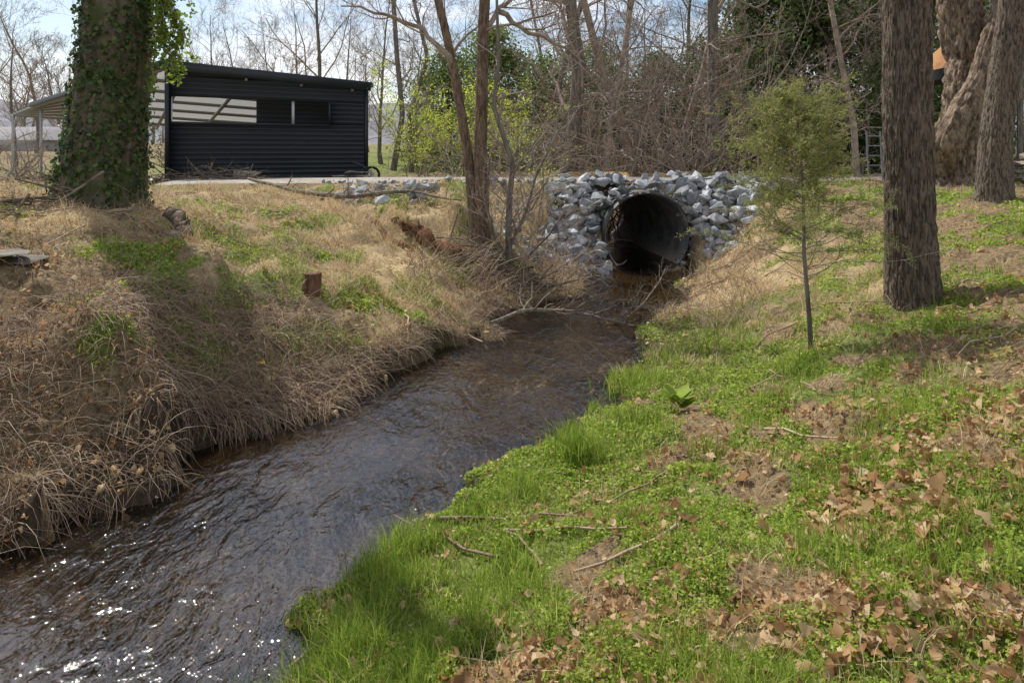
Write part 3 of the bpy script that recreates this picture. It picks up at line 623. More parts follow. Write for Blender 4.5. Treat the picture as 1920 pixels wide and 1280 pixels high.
M_peb=veg("creek_pebbles",[(0,(.12,.08,.04)),(.3,(.38,.23,.10)),(.7,(.62,.42,.20)),(1,(.70,.58,.42))],0)
smallrocks("creek_pebbles",np.stack([px_,py,pz],1),.018+.06*rng.random(n)**3,"orange-brown pebbles on the creek bed",M_peb)
# ---------------------------------------------------------------- scatter
def sample(n,r0,r1,pw=1.0,ang=46):
    u=rng.random(n)
    r=r0*(r1/r0)**u if pw==1.0 else (r0**pw+u*(r1**pw-r0**pw))**(1/pw)
    th=rng.uniform(-math.radians(ang),math.radians(ang),n)
    return r*np.sin(th),r*np.cos(th),r
def blades(x,y,z,h,w,lean):
    n=len(x); yaw=rng.uniform(0,6.28,n); ln=rng.uniform(0,6.28,n); lx=np.cos(ln)*lean*h; ly=np.sin(ln)*lean*h
    cx=np.cos(yaw)*w/2;cy=np.sin(yaw)*w/2; Vv=np.zeros((n,5,3))
    zz=np.sqrt(np.clip(1-lean**2*.5,.15,1))
    Vv[:,0]=np.stack([x-cx,y-cy,z-.01],1);Vv[:,1]=np.stack([x+cx,y+cy,z-.01],1)
    Vv[:,2]=np.stack([x+cx*.8+lx*.35,y+cy*.8+ly*.35,z+h*.6*zz],1);Vv[:,3]=np.stack([x-cx*.8+lx*.35,y-cy*.8+ly*.35,z+h*.6*zz],1)
    Vv[:,4]=np.stack([x+lx,y+ly,z+h*zz*.95],1)
    o=(np.arange(n)*5)[:,None]
    return Vv.reshape(-1,3),[np.array([[0,1,2,3]])+o,np.array([[3,2,4]])+o]
M_grass=veg("grass_blades",[(0,(.08,.125,.018)),(.4,(.20,.29,.035)),(.7,(.35,.44,.065)),(1,(.60,.62,.20))],.5)
M_cover=veg("clover_leaves",[(0,(.11,.16,.02)),(.4,(.26,.36,.04)),(.75,(.44,.53,.08)),(1,(.64,.67,.2))],.5,nscale=4)
M_straw=veg("straw",[(0,(.20,.135,.07)),(.3,(.44,.32,.17)),(.65,(.68,.53,.31)),(1,(.88,.76,.52))],.35)
M_dead=veg("dead_stems",[(0,(.08,.05,.034)),(.5,(.27,.18,.115)),(1,(.56,.43,.29))],.0)
M_leaf=veg("dry_leaves",[(0,(.10,.05,.025)),(.3,(.32,.17,.07)),(.55,(.52,.32,.15)),(.8,(.68,.50,.30)),(1,(.68,.27,.07))],.4,nscale=3)
x,y,r_=sample(400000,1.8,15); g_,s_,d_=region(x,y)
right=x>(xl(y)+xr(y))/2
edge=np.where(right,sst(.45,.0,d_)*sst(8.5,7,y)*sst(.40,.54,fbm(x*2.2,y*2.2,2,44)),0)
pr=np.clip(g_**1.5*.6+edge*.8,0,1)*(.25+.75*(fbm(x*5,y*5,2,41)>.48)); k=(rng.random(len(x))<pr)&(d_>.0)
x,y,r_,d_,edge=x[k],y[k],r_[k],d_[k],edge[k]; z=H(x,y)
hh_=(.02+.045*rng.random(len(x))**2)*(1+1.2*edge+1.7*(fbm(x*3,y*3,2,51)>.56))
wv,wp=blades(x,y,z,hh_,.0028*(.7+r_*.28)*rng.uniform(.7,1.3,len(x)),rng.uniform(.1,.95,len(x)))
put("grass",make_mesh("grass",wv,wp),M_grass,label="short bright green spring grass on the banks",category="grass",kind="stuff")
x,y,r_=sample(460000,1.8,13); g_,s_,d_=region(x,y)
pr=np.clip(g_*1.15,0,1)*sst(.36,.48,fbm(x*2.4,y*2.4,3,61)); k=(rng.random(len(x))<pr)&(d_>.05); x,y,r_=x[k],y[k],r_[k]; z=H(x,y)
bumpy=.06*fbm(x*9,y*9,2,71)
lc_=place(QT*np.array([1,1.5,1]),LEAF_Q,np.stack([x,y,z+bumpy*rng.uniform(.1,1.4,len(x))],1),frames(rdir(len(x),1.1),rng.uniform(0,6.28,len(x))),(.006+.0032*r_)*rng.uniform(.5,1.2,len(x)))
put("clover_ground_cover",make_mesh("clover_ground_cover",*lc_),M_cover,label="low leafy chickweed carpet on the bank",category="ground cover",kind="stuff")
x,y,r_=sample(340000,2.0,16,1.2,48); g_,s_,d_=region(x,y); right=x>(xl(y)+xr(y))/2
cl=fbm(x*3,y*3,3,81)
pr=np.clip(s_*.9+np.where(right,.30,np.where(y<6.4,.10,.22)),0,1)*(roadmask(x,y)<.2)*(.12+.88*sst(.40,.52,cl)); k=(rng.random(len(x))<pr)&(d_>.04); x,y,r_,s_,cl=x[k],y[k],r_[k],s_[k],cl[k]; z=H(x,y)
wv,wp=blades(x,y,z+.005,(.04+.15*rng.random(len(x))**2)*(.55+.65*s_)*(.7+.9*sst(.5,.65,cl)),.003*(.6+r_*.13),rng.uniform(.6,1.38,len(x)))
put("dry_grass",make_mesh("dry_grass",wv,wp),M_straw,label="matted straw-coloured dead grass",category="grass",kind="stuff")
x,y,r_=sample(66000,1.9,16,1.0,48); g_,s_,d_=region(x,y); right=x>(xl(y)+xr(y))/2
cl=fbm(x*1.7,y*1.7,3,91)
pr=np.where(right,.06+.6*sst(.46,.62,cl+.10*sst(1.0,2.4,d_))*(1-.6*g_),.36+.6*sst(.46,.60,cl))*(roadmask(x,y)<.3); 
k=(rng.random(len(x))<pr)&(d_>.0)
xa=[x[k]];ya=[y[k]]
for (cpx,cpy,cz,nn_,sg) in [(1640,985,.55,190,.17),(1700,870,.62,80,.25),(1560,960,.5,50,.12),(1830,930,.75,90,.22),(1500,905,.45,30,.25),(1600,1230,.6,60,.14),(1850,1150,.75,60,.16),(1790,560,.95,80,.25),(1850,760,.9,80,.3),(1000,985,.2,10,.1),(1300,1010,.4,14,.3)]:
    q=basept(cpx,cpy,cz); xa.append(rng.normal(q[0],sg,nn_)); ya.append(rng.normal(q[1],sg,nn_))
x=np.concatenate(xa);y=np.concatenate(ya);z=H(x,y); n=len(x); npile=n-len(xa[0])
sz=rng.choice([.018,.029,.044,.065],n,p=[.38,.38,.20,.04])*rng.uniform(.8,1.25,n); sz[-npile:]*=1.45
dl=place(dryT(n),DL_P,np.stack([x,y,np.maximum(z,0)+.015+rng.uniform(0,.04,n)],1),frames(rdir(n,1.1),rng.uniform(0,6.28,n)),sz)
put("fallen_leaves",make_mesh("fallen_leaves",*dl),M_leaf,label="scattered curled brown fallen leaves",category="leaves",kind="stuff")
T=Tubes(); r=np.random.default_rng(5)
def arcs(n,fx,L0,L1,rad,droop,upz,toward=None,smin=.02):
    c=0;it=0
    while c<n and it<20:
        it+=1; X,Y=fx(n); Z=H(X,Y); sd=sdw(X,Y); cm=vn(X*2.3+7,Y*2.3+3)
        for i in range(n):
            if sd[i]<smin or r.random()>.15+1.1*cm[i]: continue
            L=r.uniform(L0,L1); d=nrm(np.array([r.normal(0,.7),r.normal(0,.7),upz*r.uniform(.3,1.2)])+(toward if toward is not None else 0))
            P=[np.array([X[i],Y[i],Z[i]-.01])]; nz=r.normal(0,.2,(5,3)); nz[:,2]-=droop
            for j in range(5): d=nrm(d+nz[j]); P.append(P[-1]+d*L/5)
            T.add(P,np.linspace(rad,rad*.4,6)*r.uniform(.6,1.4),3); c+=1
            if c>=n: break
arcs(5600,lambda m:((lambda y:(xl(y)-r.uniform(-.2,1.9,m),y))(r.uniform(2.4,7.0,m))),.15,.55,.0026,.3,1.,np.array([.45,-.35,0]))
arcs(3000,lambda m:((lambda y:(xl(y)-r.uniform(-.3,.6,m),y))(r.uniform(2.4,6.6,m))),.2,.55,.0026,.42,.7,np.array([.8,-.6,0]),.05)
arcs(2000,lambda m:((lambda y:(xl(y)-r.uniform(-.3,.5,m),y))(r.uniform(5.5,9.5,m))),.1,.35,.0026,.3,1.,np.array([.35,-.3,0]))
arcs(2600,lambda m:(r.uniform(-7,-2.2,m),r.uniform(5,12,m)),.1,.5,.003,.2,.9)
arcs(800,lambda m:((lambda y:(xl(y)-r.uniform(-.2,1.4,m),y))(r.uniform(9,12.6,m))),.3,.9,.0045,.12,1.3)
arcs(500,lambda m:((lambda y:(xr(y)+r.uniform(-.1,1.3,m),y))(r.uniform(6.5,11.8,m))),.2,.8,.003,.1,1.5)
arcs(1400,lambda m:(r.uniform(-.5,5,m),r.uniform(2,9,m)),.06,.3,.0018,.25,.5)
for i in range(380):
    x=U(-7,6);y=U(3,13)
    if sdw(np.array([x]),np.array([y]))[0]<.15 or (x>0 and y<8 and i%2): continue
    z=h1_(x,y); a0=U(0,6.28); L=U(.2,1.0); P=[]
    for j in range(5):
        xx=x+math.cos(a0)*L*(j/4-.5);yy=y+math.sin(a0)*L*(j/4-.5); P.append([xx+U(-.02,.02),yy+U(-.02,.02),max(h1_(xx,yy),0)+.02+U(0,.03)])
    T.add(np.array(P),np.linspace(1,.5,5)*U(.003,.012),5)
put("dead_brambles",T.mesh("dead_brambles"),M_dead,label="tangled dead bramble stems on the steep bank",category="brambles",kind="stuff")
def tuft(x,y,n,h,sp,label,w=.005):
    X=rng.normal(x,sp,n);Y=rng.normal(y,sp,n);Z=H(X,Y)
    v,p=blades(X,Y,np.maximum(Z,0),h*rng.uniform(.5,1.1,n),w*rng.uniform(.7,1.3,n),rng.uniform(.15,.85,n)); z0=float(Z.mean()); v=v-np.array([x,y,z0])
    o=put("grass_tuft",make_mesh("grass_tuft",v,p),M_grass,label=label,category="grass tuft",kind="stuff"); o.location=(x,y,z0)
for (px,py,z,n,h,s) in [(1080,865,.1,560,.25,.08),(1200,715,.1,460,.2,.15),(1195,790,.12,260,.13,.1),(980,930,.12,300,.17,.08),(900,960,.12,220,.16,.08),(800,1020,.1,220,.15,.06),(760,1090,.12,300,.15,.08),(690,1140,.12,260,.14,.08),(640,1190,.12,300,.15,.09),(600,1240,.14,250,.14,.08),(1250,660,.12,200,.14,.12),(660,610,.5,160,.16,.12),(490,490,.95,350,.12,.25),(610,435,1.0,200,.13,.15),(1640,820,.55,200,.12,.08),(1500,720,.35,250,.12,.12),(1450,760,.3,200,.1,.1),(1560,1080,.5,300,.16,.12),(1700,1120,.6,260,.15,.12),(1330,850,.3,200,.13,.08),(1180,1000,.3,220,.13,.08)]:
    q=basept(px,py,z); tuft(q[0],q[1],n,h,s,"upright tuft of long green grass at the creek edge")
# ---------------------------------------------------------------- cedar sapling
cb2=basept(1520,672,.42); cb2[2]=min(cb2[2],h1_(cb2[0],cb2[1])+.01); Yk=cb2[1]
K=Tubes(); P=np.array([W(1523,705,Yk),W(1518,600,Yk),W(1508,480,Yk),W(1506,360,Yk),W(1500,270,Yk),W(1490,185,Yk)]); K.add(P,[.026,.021,.017,.014,.009,.003],8)
B=Tubes(); fp=[]; r=np.random.default_rng(4)
for i in range(150):
    t=r.uniform(.26,1)**.85; f=t*5;k_=min(int(f),4); q=P[k_]+(P[k_+1]-P[k_])*(f-k_)
    ang=r.uniform(0,6.28); Lb=(1.0*(1-t)**.6+.16)*r.uniform(.35,1.3); d=np.array([math.cos(ang),math.sin(ang),r.uniform(-.1,.6)]); Q_=[q]
    for j in range(6): d=nrm(d+r.normal(0,.15,3)+np.array([0,0,.02])); Q_.append(Q_[-1]+d*Lb/6)
    Q_=np.array(Q_); B.add(Q_,np.linspace(.005,.0013,7),3)
    green=(t>.52 or (t>.38 and r.random()<.42) or r.random()<.06) and r.random()<.92
    for j in range(2,7):
        for m_ in range(2):
            dd=nrm(d+r.normal(0,.6,3)); e_=Q_[j]+dd*r.uniform(.05,.18); B.add(np.array([Q_[j],(Q_[j]+e_)/2+r.normal(0,.005,3),e_]),[.0018,.0014,.001],3)
            if green:
                for s_i in range(33): fp.append(Q_[j]+(e_-Q_[j])*r.uniform(.1,1.25)+r.normal(0,.012,3))
fpos=np.array(fp)
NT=np.array([[-.5,0,0],[0,-.12,0],[.5,0,0],[0,.12,0]])
lf=place(NT,LEAF_Q,fpos,frames(rdir(len(fpos),.2),rng.uniform(0,6.28,len(fpos))),rng.uniform(.017,.038,len(fpos)))
treeobj(cb2,K.mesh("cedar_trunk"),None,"small feathery olive-green cedar sapling on the slope",name="cedar_sapling",mt=M_barkg,extra=[("branches",B.mesh("cedar_branches"),M_twig),("foliage",make_mesh("cedar_foliage",*lf),veg("cedar_needles",[(0,(.11,.13,.04)),(.45,(.25,.27,.075)),(.75,(.38,.38,.12)),(1,(.48,.30,.12))],.45,nscale=3))])
# ---------------------------------------------------------------- shed
b=NB("black_metal"); n_=b.noise(b.obj(),1.2,3); M_blk=b.fin(b.mix(n_,(.010,.014,.018),(.022,.028,.035)),.45,spec=.4)
M_white=NB("galvanised_white").fin((.50,.51,.52),.5)
b=NB("translucent_roof"); d=b.n('ShaderNodeBsdfDiffuse',i_Color=(.70,.70,.68,1)); t_=b.n('ShaderNodeBsdfTranslucent',i_Color=(.72,.72,.68,1)); m=b.n('ShaderNodeMixShader',i_0=.2); b.t.links.new(d.outputs[0],m.inputs[1]); b.t.links.new(t_.outputs[0],m.inputs[2]); b.t.links.new(m.outputs[0],b.out.inputs[0]); M_roof=b.m
A_=np.array([-8.35,16.5]); B_=np.array([-4.12,19.2]); ab=B_-A_; Lw=np.linalg.norm(ab); ab/=Lw; pe=np.array([-ab[1],ab[0]])
zb=1.2; zA=4.28; zB=4.02
shed=put("black_shed",None,label="black corrugated metal shed with open strip window and lean-to roof",category="shed"); shed.location=(A_[0],A_[1],zb)
def wp_(s,d,z): return np.array([ab[0]*s+pe[0]*d,ab[1]*s+pe[1]*d,z-zb])
def corr_wall(dirfn,s0,s1,z0,z1fn,pitch=.125,depth=.018):
    prof=[];z=z0; zt=max(z1fn(s0),z1fn(s1))
    while z<zt: prof+=[(z,0),(z+pitch*.5,0),(z+pitch*.62,depth),(z+pitch*.88,depth)]; z+=pitch
    prof.append((z,0)); Vv=[];F=[]
    for s in (s0,s1):
        for (zz,dd) in prof: Vv.append(dirfn(s,-dd,min(zz,z1fn(s))))
    n=len(prof)
    for i in range(n-1): F.append((i,n+i,n+i+1,i+1))
    back=[]
    for s in (s0,s1):
        for (zz,dd) in prof: back.append(dirfn(s,.03,min(zz,z1fn(s))))
    v=np.concatenate([np.array(Vv),np.array(back)]); f=np.array(F); fb=f[:,::-1]+2*n
    cap=[(0,2*n,3*n,n)]; side=[]
    for e in (0,n):
        for i in range(n-1): side.append((e+i,e+i+1,e+i+1+2*n,e+i+2*n))
    top=[(n-1,2*n-1,4*n-1,3*n-1)]
    return v,[np.concatenate([f,fb,np.array(cap+side+top)])]
ztop=lambda s: zA+(zB-zA)*s/Lw
def s_at(px):
    m=(px-960)/FP; return (m*A_[1]-A_[0])/(ab[0]-m*ab[1])
s1o=s_at(617); s0o=s_at(321)
zs=2.93; z2=lambda s:3.55
parts=[corr_wall(wp_,0,Lw,zb,lambda s:zs),corr_wall(wp_,s1o,Lw,zs,z2),corr_wall(wp_,0,Lw,3.55,ztop),corr_wall(wp_,0,s0o,zs,z2)]
v,p=merge(parts); put("front_wall",make_mesh("front_wall",v,p),M_blk,parent=shed)
roofz=lambda s,d: (zA+(zB-zA)*s/Lw) - .16*d
v,p=corr_wall(lambda s,d,z:wp_(Lw-d-.04,s,z),.04,6.5,zb,lambda s:roofz(Lw,s)-.02); put("end_wall",make_mesh("end_wall",v,p),M_blk,parent=shed)
v,p=corr_wall(lambda s,d,z:wp_(s,6.5+d,z),s_at(500)+.9,Lw-.1,zb,lambda s:roofz(s,6.5)-.02); put("rear_wall",make_mesh("rear_wall",v,p),M_blk,parent=shed)
v,p=corr_wall(lambda s,d,z:wp_(s,.9+d,z),s_at(488)+.1,Lw-.1,zb,lambda s:roofz(s,.9)-.02); put("partition_wall",make_mesh("partition_wall",v,p),M_blk,parent=shed)
def box(p0,p1,w,h):
    p0=np.array(p0,float);p1=np.array(p1,float); d=nrm(p1-p0); ref=np.array([0,0,1.]) if abs(d[2])<.9 else np.array([ab[0],ab[1],0]); sx=nrm(np.cross(d,ref)); sy=np.cross(sx,d)
    Vv=[q+sx*a*w/2+sy*c*h/2 for q in (p0,p1) for a,c in ((-1,-1),(1,-1),(1,1),(-1,1))]
    return np.array(Vv),[np.array([[0,1,2,3],[7,6,5,4],[0,4,5,1],[1,5,6,2],[2,6,7,3],[3,7,4,0]])]
FA=wp_(-.1,-.10,zA+.04); FB=wp_(Lw+.12,-.10,zB+.04); BB=wp_(Lw+.12,7.2,roofz(Lw,7.2)+.04); BA=wp_(-.1,7.2,roofz(0,7.2)+.04)
def r3(px,py,Y): q=W(px,py,Y); return q-np.array([A_[0],A_[1],zb])
LL=r3(58,197,21.5); LB=r3(20,212,25)
v,p=merge([box(wp_(0,-.05,zb),wp_(0,-.05,zA),.09,.09),box(wp_(Lw,-.05,zb),wp_(Lw,-.05,zB),.09,.09),box(wp_(s0o,-.04,zs-.02),wp_(s1o,-.04,zs-.02),.05,.06),box(wp_(s1o,-.04,zs),wp_(s1o,-.04,3.55),.05,.05),box(FA+[0,-.05,-.03],FB+[0,-.05,-.03],.06,.24),box(FB+[.03,0,.03],BB+[.03,0,.03],.06,.12),box(LL+[0,-.03,0],FA+[-.02,-.03,0],.05,.14)])
put("corner_trim",make_mesh("corner_trim",v,p),M_blk,parent=shed)
put("window_post",make_mesh("window_post",*box(wp_(s_at(551),.08,zs),wp_(s_at(551),.08,3.55),.06,.06)),M_white,parent=shed)
top=np.array([FA,FB,BB,BA]); top2=np.array([FA+[-.01,0,0],BA+[-.01,0,0],LB,LL])
put("roof",make_mesh("shed_roof",top+np.array([0,0,.03]),[np.array([[0,1,2,3]])]),M_roof,parent=shed)
put("lean_to_roof",make_mesh("lean_to_roof",top2,[np.array([[0,1,2,3]])]),NB("aged_roof_metal").fin((.34,.34,.33),.6),parent=shed)
par=[]
for t in np.linspace(.04,.97,7): par.append(box(FA+(BA-FA)*t+[0,0,-.06],FB+(BB-FB)*t+[0,0,-.06],.05,.09)); par.append(box(LL+(LB-LL)*t+[0,0,-.08],FA+(BA-FA)*t+[0,0,-.08],.05,.09))
for t in np.linspace(.1,.9,4): par.append(box(FA+(FB-FA)*t+[0,0,-.15],BA+(BB-BA)*t+[0,0,-.15],.06,.09))
vv,pp=merge(par); put("purlins",make_mesh("purlins",vv,pp),NB("purlin_paint").fin((.22,.21,.20),.6),parent=shed)
for q0 in (wp_(.1,.12,0),wp_(.1,6.9,0),LL+np.array([.25,.1,0]),LB+np.array([.3,-.3,0]),wp_(2.2,6.9,0)):
    q0=np.array(q0); zt=2.35 if q0[1]>3.5 else 2.95
    put("post",make_mesh("post",*box([q0[0],q0[1],-.3],[q0[0],q0[1],zt],.08,.08)),M_white,parent=shed)
# ---------------------------------------------------------------- small objects
def logobj(name,pts,radii,mat,label,cat,twigs=0,tl=.5,seed=1,sides=12):
    P=np.array(pts); t=np.linspace(0,1,18); s=np.linspace(0,1,len(P)); r=np.random.default_rng(seed); PP=np.stack([np.interp(t,s,P[:,i]) for i in range(3)],1); PP[1:-1]+=r.normal(0,np.mean(radii)*.35,(16,3)); R=np.interp(t,s,radii)*r.uniform(.85,1.15,18)
    T=Tubes(); T.add(PP,R,sides)
    T.add(np.array([PP[0],PP[0]+(PP[0]-PP[1])*.01]),[R[0],.001],sides); T.add(np.array([PP[-1],PP[-1]+(PP[-1]-PP[-2])*.01]),[R[-1],.001],sides)
    if twigs: children(T,r,PP,R,tl,3,dict(CFG,nch=[9,6,5,3],rmin=.003,up=.08,wob=.25),[],.15,twigs)
    me=T.mesh(name); b0=PP[0]; me.transform(Matrix.Translation(Vector(-b0))); o=put(name,me,mat,label=label,category=cat); o.location=b0; return o
def g3(px,py,z,dz=0): q=basept(px,py,z); q[2]=h1_(q[0],q[1])+dz; return q
M_grey=bark("weathered_wood",(.05,.038,.028),(.24,.19,.145),(14,14,14),.01)
logobj("fallen_branch",[basept(920,606,.12),basept(985,580,.16),basept(1060,582,.10),basept(1130,598,.03),basept(1200,612,.02),basept(1245,605,.05)],[.028,.03,.022,.018,.014,.007],M_grey,"grey forked fallen branch lying across the creek","branch",40,1.5,3)
logobj("fallen_branch",[basept(1135,598,.02),basept(1170,600,.05),basept(1205,570,.15),basept(1235,530,.32),basept(1248,505,.4)],[.014,.013,.011,.008,.004],M_grey,"curved upright twig snagged in the creek","branch",20,.9,4)
logobj("fallen_branch",[g3(465,362,1.35,.10),g3(560,380,1.25,.14),g3(650,402,1.1,.12),g3(760,412,1.0,.14),g3(865,408,1.1,.16)],[.03,.042,.038,.03,.014],M_grey,"long grey fallen limb lying on dry grass","branch",16,.8,5)
logobj("fallen_log",[g3(190,385,1.45,.05),g3(272,402,1.35,.05)],[.075,.065],M_grey,"short cut log below the ivy tree","log",0,seed=6)
logobj("fallen_branch",[g3(10,370,1.55,.06),g3(90,362,1.55,.12),g3(190,358,1.55,.12),g3(240,366,1.5,.05)],[.02,.025,.02,.01],M_grey,"thin stick resting on the bank","branch",5,.5,7)
logobj("fallen_log",[g3(325,450,1.15,.02),g3(352,485,1.0,.02)],[.08,.07],M_bark,"dark rotten log end on the bank","log",0,seed=8)
M_rot=bark("rotten_brown_wood",(.04,.02,.012),(.28,.14,.07),(14,14,14),.06)
logobj("rotten_log",[g3(740,428,.95,.02),g3(800,446,.85,.05),g3(868,462,.75,.02)],[.08,.14,.11],M_rot,"dark brown rotten log at the eroded bank","log",10,.4,seed=9)
logobj("rotten_log",[g3(690,425,1.0,.0),g3(740,440,.95,.02),g3(790,455,.85,.0)],[.05,.07,.06],M_rot,"red-brown broken root on the eroded bank","root",10,.4,seed=10)
sq=g3(585,545,.74); h=hero([sq+[0,0,-.1],sq+[0,0,.05],sq+[.01,0,.12],sq+[.01,0,.20]],[.10,.09,.085,.083],40,24,.014,8,3,4,flare=.3,flare_h=.08)
v=h[0]; nn_=len(v); top_i=np.arange(nn_-40,nn_); v=np.concatenate([v,[v[top_i].mean(0)+[0,0,-.01]]]); tri=np.stack([top_i,np.roll(top_i,-1),np.full(40,nn_)],1)
e=put("tree_stump",None,label="small cut tree stump on the grassy bank",category="stump"); e.location=sq; me=make_mesh("stump",v-sq,[h[1],tri],True); put("stump_bark",me,bark("stump_bark",(.04,.022,.014),(.20,.11,.065),(24,24,6),.02),parent=e)
for (px,py,z,n,sp_,lab) in [(310,345,1.45,70,.55,"heap of cut grey branches beside the shed"),(60,325,1.62,90,.9,"pile of dead brush on the bank top"),(200,345,1.58,30,.6,"pile of dead brush on the bank top"),(395,352,1.4,45,.45,"heap of cut grey branches beside the shed"),(900,480,.6,40,.4,"twiggy debris around the bank trees"),(985,520,.3,34,.4,"twiggy debris around the bank trees"),(60,400,1.5,30,.6,"pile of dead brush on the bank top")]:
    Yq=(EYE-z)*FP/(py-HZ); q=W(px,py,Yq); q[2]=h1_(q[0],q[1]); T=Tubes(); r=np.random.default_rng(px)
    for i in range(n):
        c_=np.array([r.normal(0,sp_),r.normal(0,sp_*.5),0]); c_[2]=h1_(q[0]+c_[0],q[1]+c_[1])-q[2]+abs(r.normal(0,.12)); d=nrm(np.array([r.normal(),r.normal()*.6,r.normal()*.22])); l=r.uniform(.3,1.2); P=np.array([c_-d*l/2,c_+r.normal(0,.03,3),c_+d*l/2+r.normal(0,.05,3)]); rr_=r.uniform(.004,.022); T.add(P,[rr_,rr_*.8,rr_*.5],6)
        if i%2==0: children(T,r,P,np.array([rr_,rr_*.8,rr_*.5]),.7,3,dict(CFG,rmin=.0028,wob=.3),[],.1,3)
    o=put("brush_pile",T.mesh("brush_pile"),M_grey,label=lab,category="brush pile",kind="stuff"); o.location=q
M_bould=bark("tan_boulder",(.16,.13,.10),(.38,.32,.26),(4,4,4),.03)
def boulder(q,s,sc,lab,mat=M_bould,k=0,name="boulder"):
    me=rms[k].copy(); me.materials.clear(); me.materials.append(mat); o=put(name,me,label=lab,category="rock"); o.location=q; o.scale=(s*sc[0],s*sc[1],s*sc[2]); o.rotation_euler=(0,0,k*1.1)
boulder(g3(462,350,1.35,.1),1.,(.75,.6,.5),"brown boulder beside the shed")
boulder(g3(330,455,1.2,.03),.16,(1,1,.7),"small brown stone beside the rotten log",k=3)
M_slab=bark("slab_stone",(.10,.09,.075),(.24,.21,.17),(5,5,5),.04)
for i,(px,py,s) in enumerate([(30,462,.6),(-20,470,.6)]): boulder(g3(px,py,1.38,-.01),s,(1,.9,.15),"flat grey stone slab set in the bank",M_slab,5+i,"stone_slab")
for i in range(16):
    q=W(640+U(0,55),345,18.4); q[2]=1.33+.1*(i//4)+.03; boulder(q+np.array([0,-.4+U(-.1,.1),0]),U(.3,.5),(1,.8,.3),"flat stacked fieldstone by the shed",k=i%14,name="stacked_stone")
for i in range(14):
    q=W(1895+U(-25,60),335-14*(i//4),12.8); boulder(q,U(.35,.55),(1,.8,.5),"rough stacked stone behind the trees",k=i%14,name="stacked_stone")
wq=W(697,320,18.6); T1=Tubes(); aa=np.linspace(0,2*math.pi,32); T1.add(np.stack([.2*np.cos(aa),np.zeros(32),.2*np.sin(aa)],1),np.full(32,.035),8)
T2=Tubes()
for i in range(6): a0=i*math.pi/6; T2.add(np.array([[-.18*math.cos(a0),0,-.18*math.sin(a0)],[.18*math.cos(a0),0,.18*math.sin(a0)]]),[.01,.01],5)
T3=Tubes(); T3.add(np.array([[0,0,0],[-.3,.1,.25],[-.6,.1,.35]]),[.02,.02,.02],6); T3.add(np.array([[0,.3,0],[-.3,.35,.25],[-.6,.35,.35]]),[.02,.02,.02],6)
e=put("garden_cart",None,label="garden cart with black rubber wheel leaning by the shed",category="cart"); e.location=wq
e.location.z=h1_(wq[0],wq[1])+.24
put("tyre",T1.mesh("tyre"),NB("rubber").fin((.015,.015,.015),.7),parent=e); put("spokes",T2.mesh("spokes"),M_white,parent=e); put("frame",T3.mesh("cart_frame"),NB("cart_steel").fin((.05,.05,.05),.5,metal=.5),parent=e)
T=Tubes(); hp0=[W(600+i*1.2,338+3*math.sin(i*.3),17.3) for i in range(60)]; T.add(np.array(hp0),.05+.006*np.sin(np.arange(60)*1.8),10)
me=T.mesh("drain_hose"); me.transform(Matrix.Translation(Vector(-hp0[0]))); o=put("drain_hose",me,NB("hose_black").fin((.02,.02,.022),.5),label="black corrugated drain hose along the shed base",category="hose"); o.location=hp0[0]; o.location.z=1.36
M_gm=NB("dull_metal").fin((.20,.21,.22),.5)
lq=W(1642,325,14.6); e=put("metal_ladder",None,label="grey metal ladder standing beyond the bank",category="ladder"); e.location=(lq[0],lq[1],h1_(lq[0],lq[1]))
for s in (-.15,.15): T=Tubes(); T.add(np.array([[s,0,0],[s,.1,1.1]]),[.015,.015],6); put("rail",T.mesh("rail"),M_gm,parent=e)
for i in range(5): T=Tubes(); z_=.15+i*.21; T.add(np.array([[-.15,z_/11,z_],[.15,z_/11,z_]]),[.011,.011],6); put("rung",T.mesh("rung"),M_gm,parent=e)
cq=W(1800,200,16.5); zc=h1_(cq[0],cq[1]); e=put("shade_canopy",None,label="tan shade canopy tent with dark underside",category="canopy"); e.location=(cq[0],cq[1],zc)
s_=.8; h0=2.6; h1c=3.2
cv=np.array([[-s_,-s_,h0],[s_,-s_,h0],[s_,s_,h0],[-s_,s_,h0],[-.45,0,h1c]]); put("canopy_top",make_mesh("canopy_top",cv,[np.array([[0,1,4],[1,2,4],[2,3,4],[3,0,4]])]),veg("tan_canvas",[(0,(.5,.25,.1)),(1,(.55,.28,.12))],.35),parent=e)
cv2=cv[:4]; cv3=cv2-np.array([0,0,.25]); put("valance",make_mesh("valance",np.concatenate([cv2,cv3]),[np.array([[0,1,5,4],[1,2,6,5],[2,3,7,6],[3,0,4,7]])]),NB("dark_canvas").fin((.03,.035,.04),.8),parent=e)
for c_ in cv[:4]: T=Tubes(); T.add(np.array([[c_[0],c_[1],0],[c_[0],c_[1],h0-.01]]),[.018,.018],6); put("pole",T.mesh("pole"),NB("dark_pole").fin((.05,.05,.05),.5),parent=e)
bq=g3(1270,785,.12,.02); n=20; an=rng.uniform(0,6.28,n); nv=np.stack([-np.cos(an)*.7,-np.sin(an)*.7,np.full(n,.8)],1); ps_=np.stack([np.cos(an)*.07,np.sin(an)*.07,rng.uniform(.05,.13,n)],1)
Mx=np.stack([np.stack([np.cos(an)*.85,np.sin(an)*.85,np.full(n,.5)],1),np.stack([-np.sin(an),np.cos(an),np.zeros(n)],1),nv],-1)
put("broadleaf_plant",make_mesh("broadleaf_plant",*place(leafT(n,.06,.3),LEAF_P,ps_,Mx,np.full(n,.15))),M_cover,label="low rosette of broad bright green leaves",category="plant",loc=bq)
hq0=W(85,262,60); e=put("distant_house",None,label="small pale house with grey roof in the valley",category="house"); e.location=(hq0[0],hq0[1],1.2)
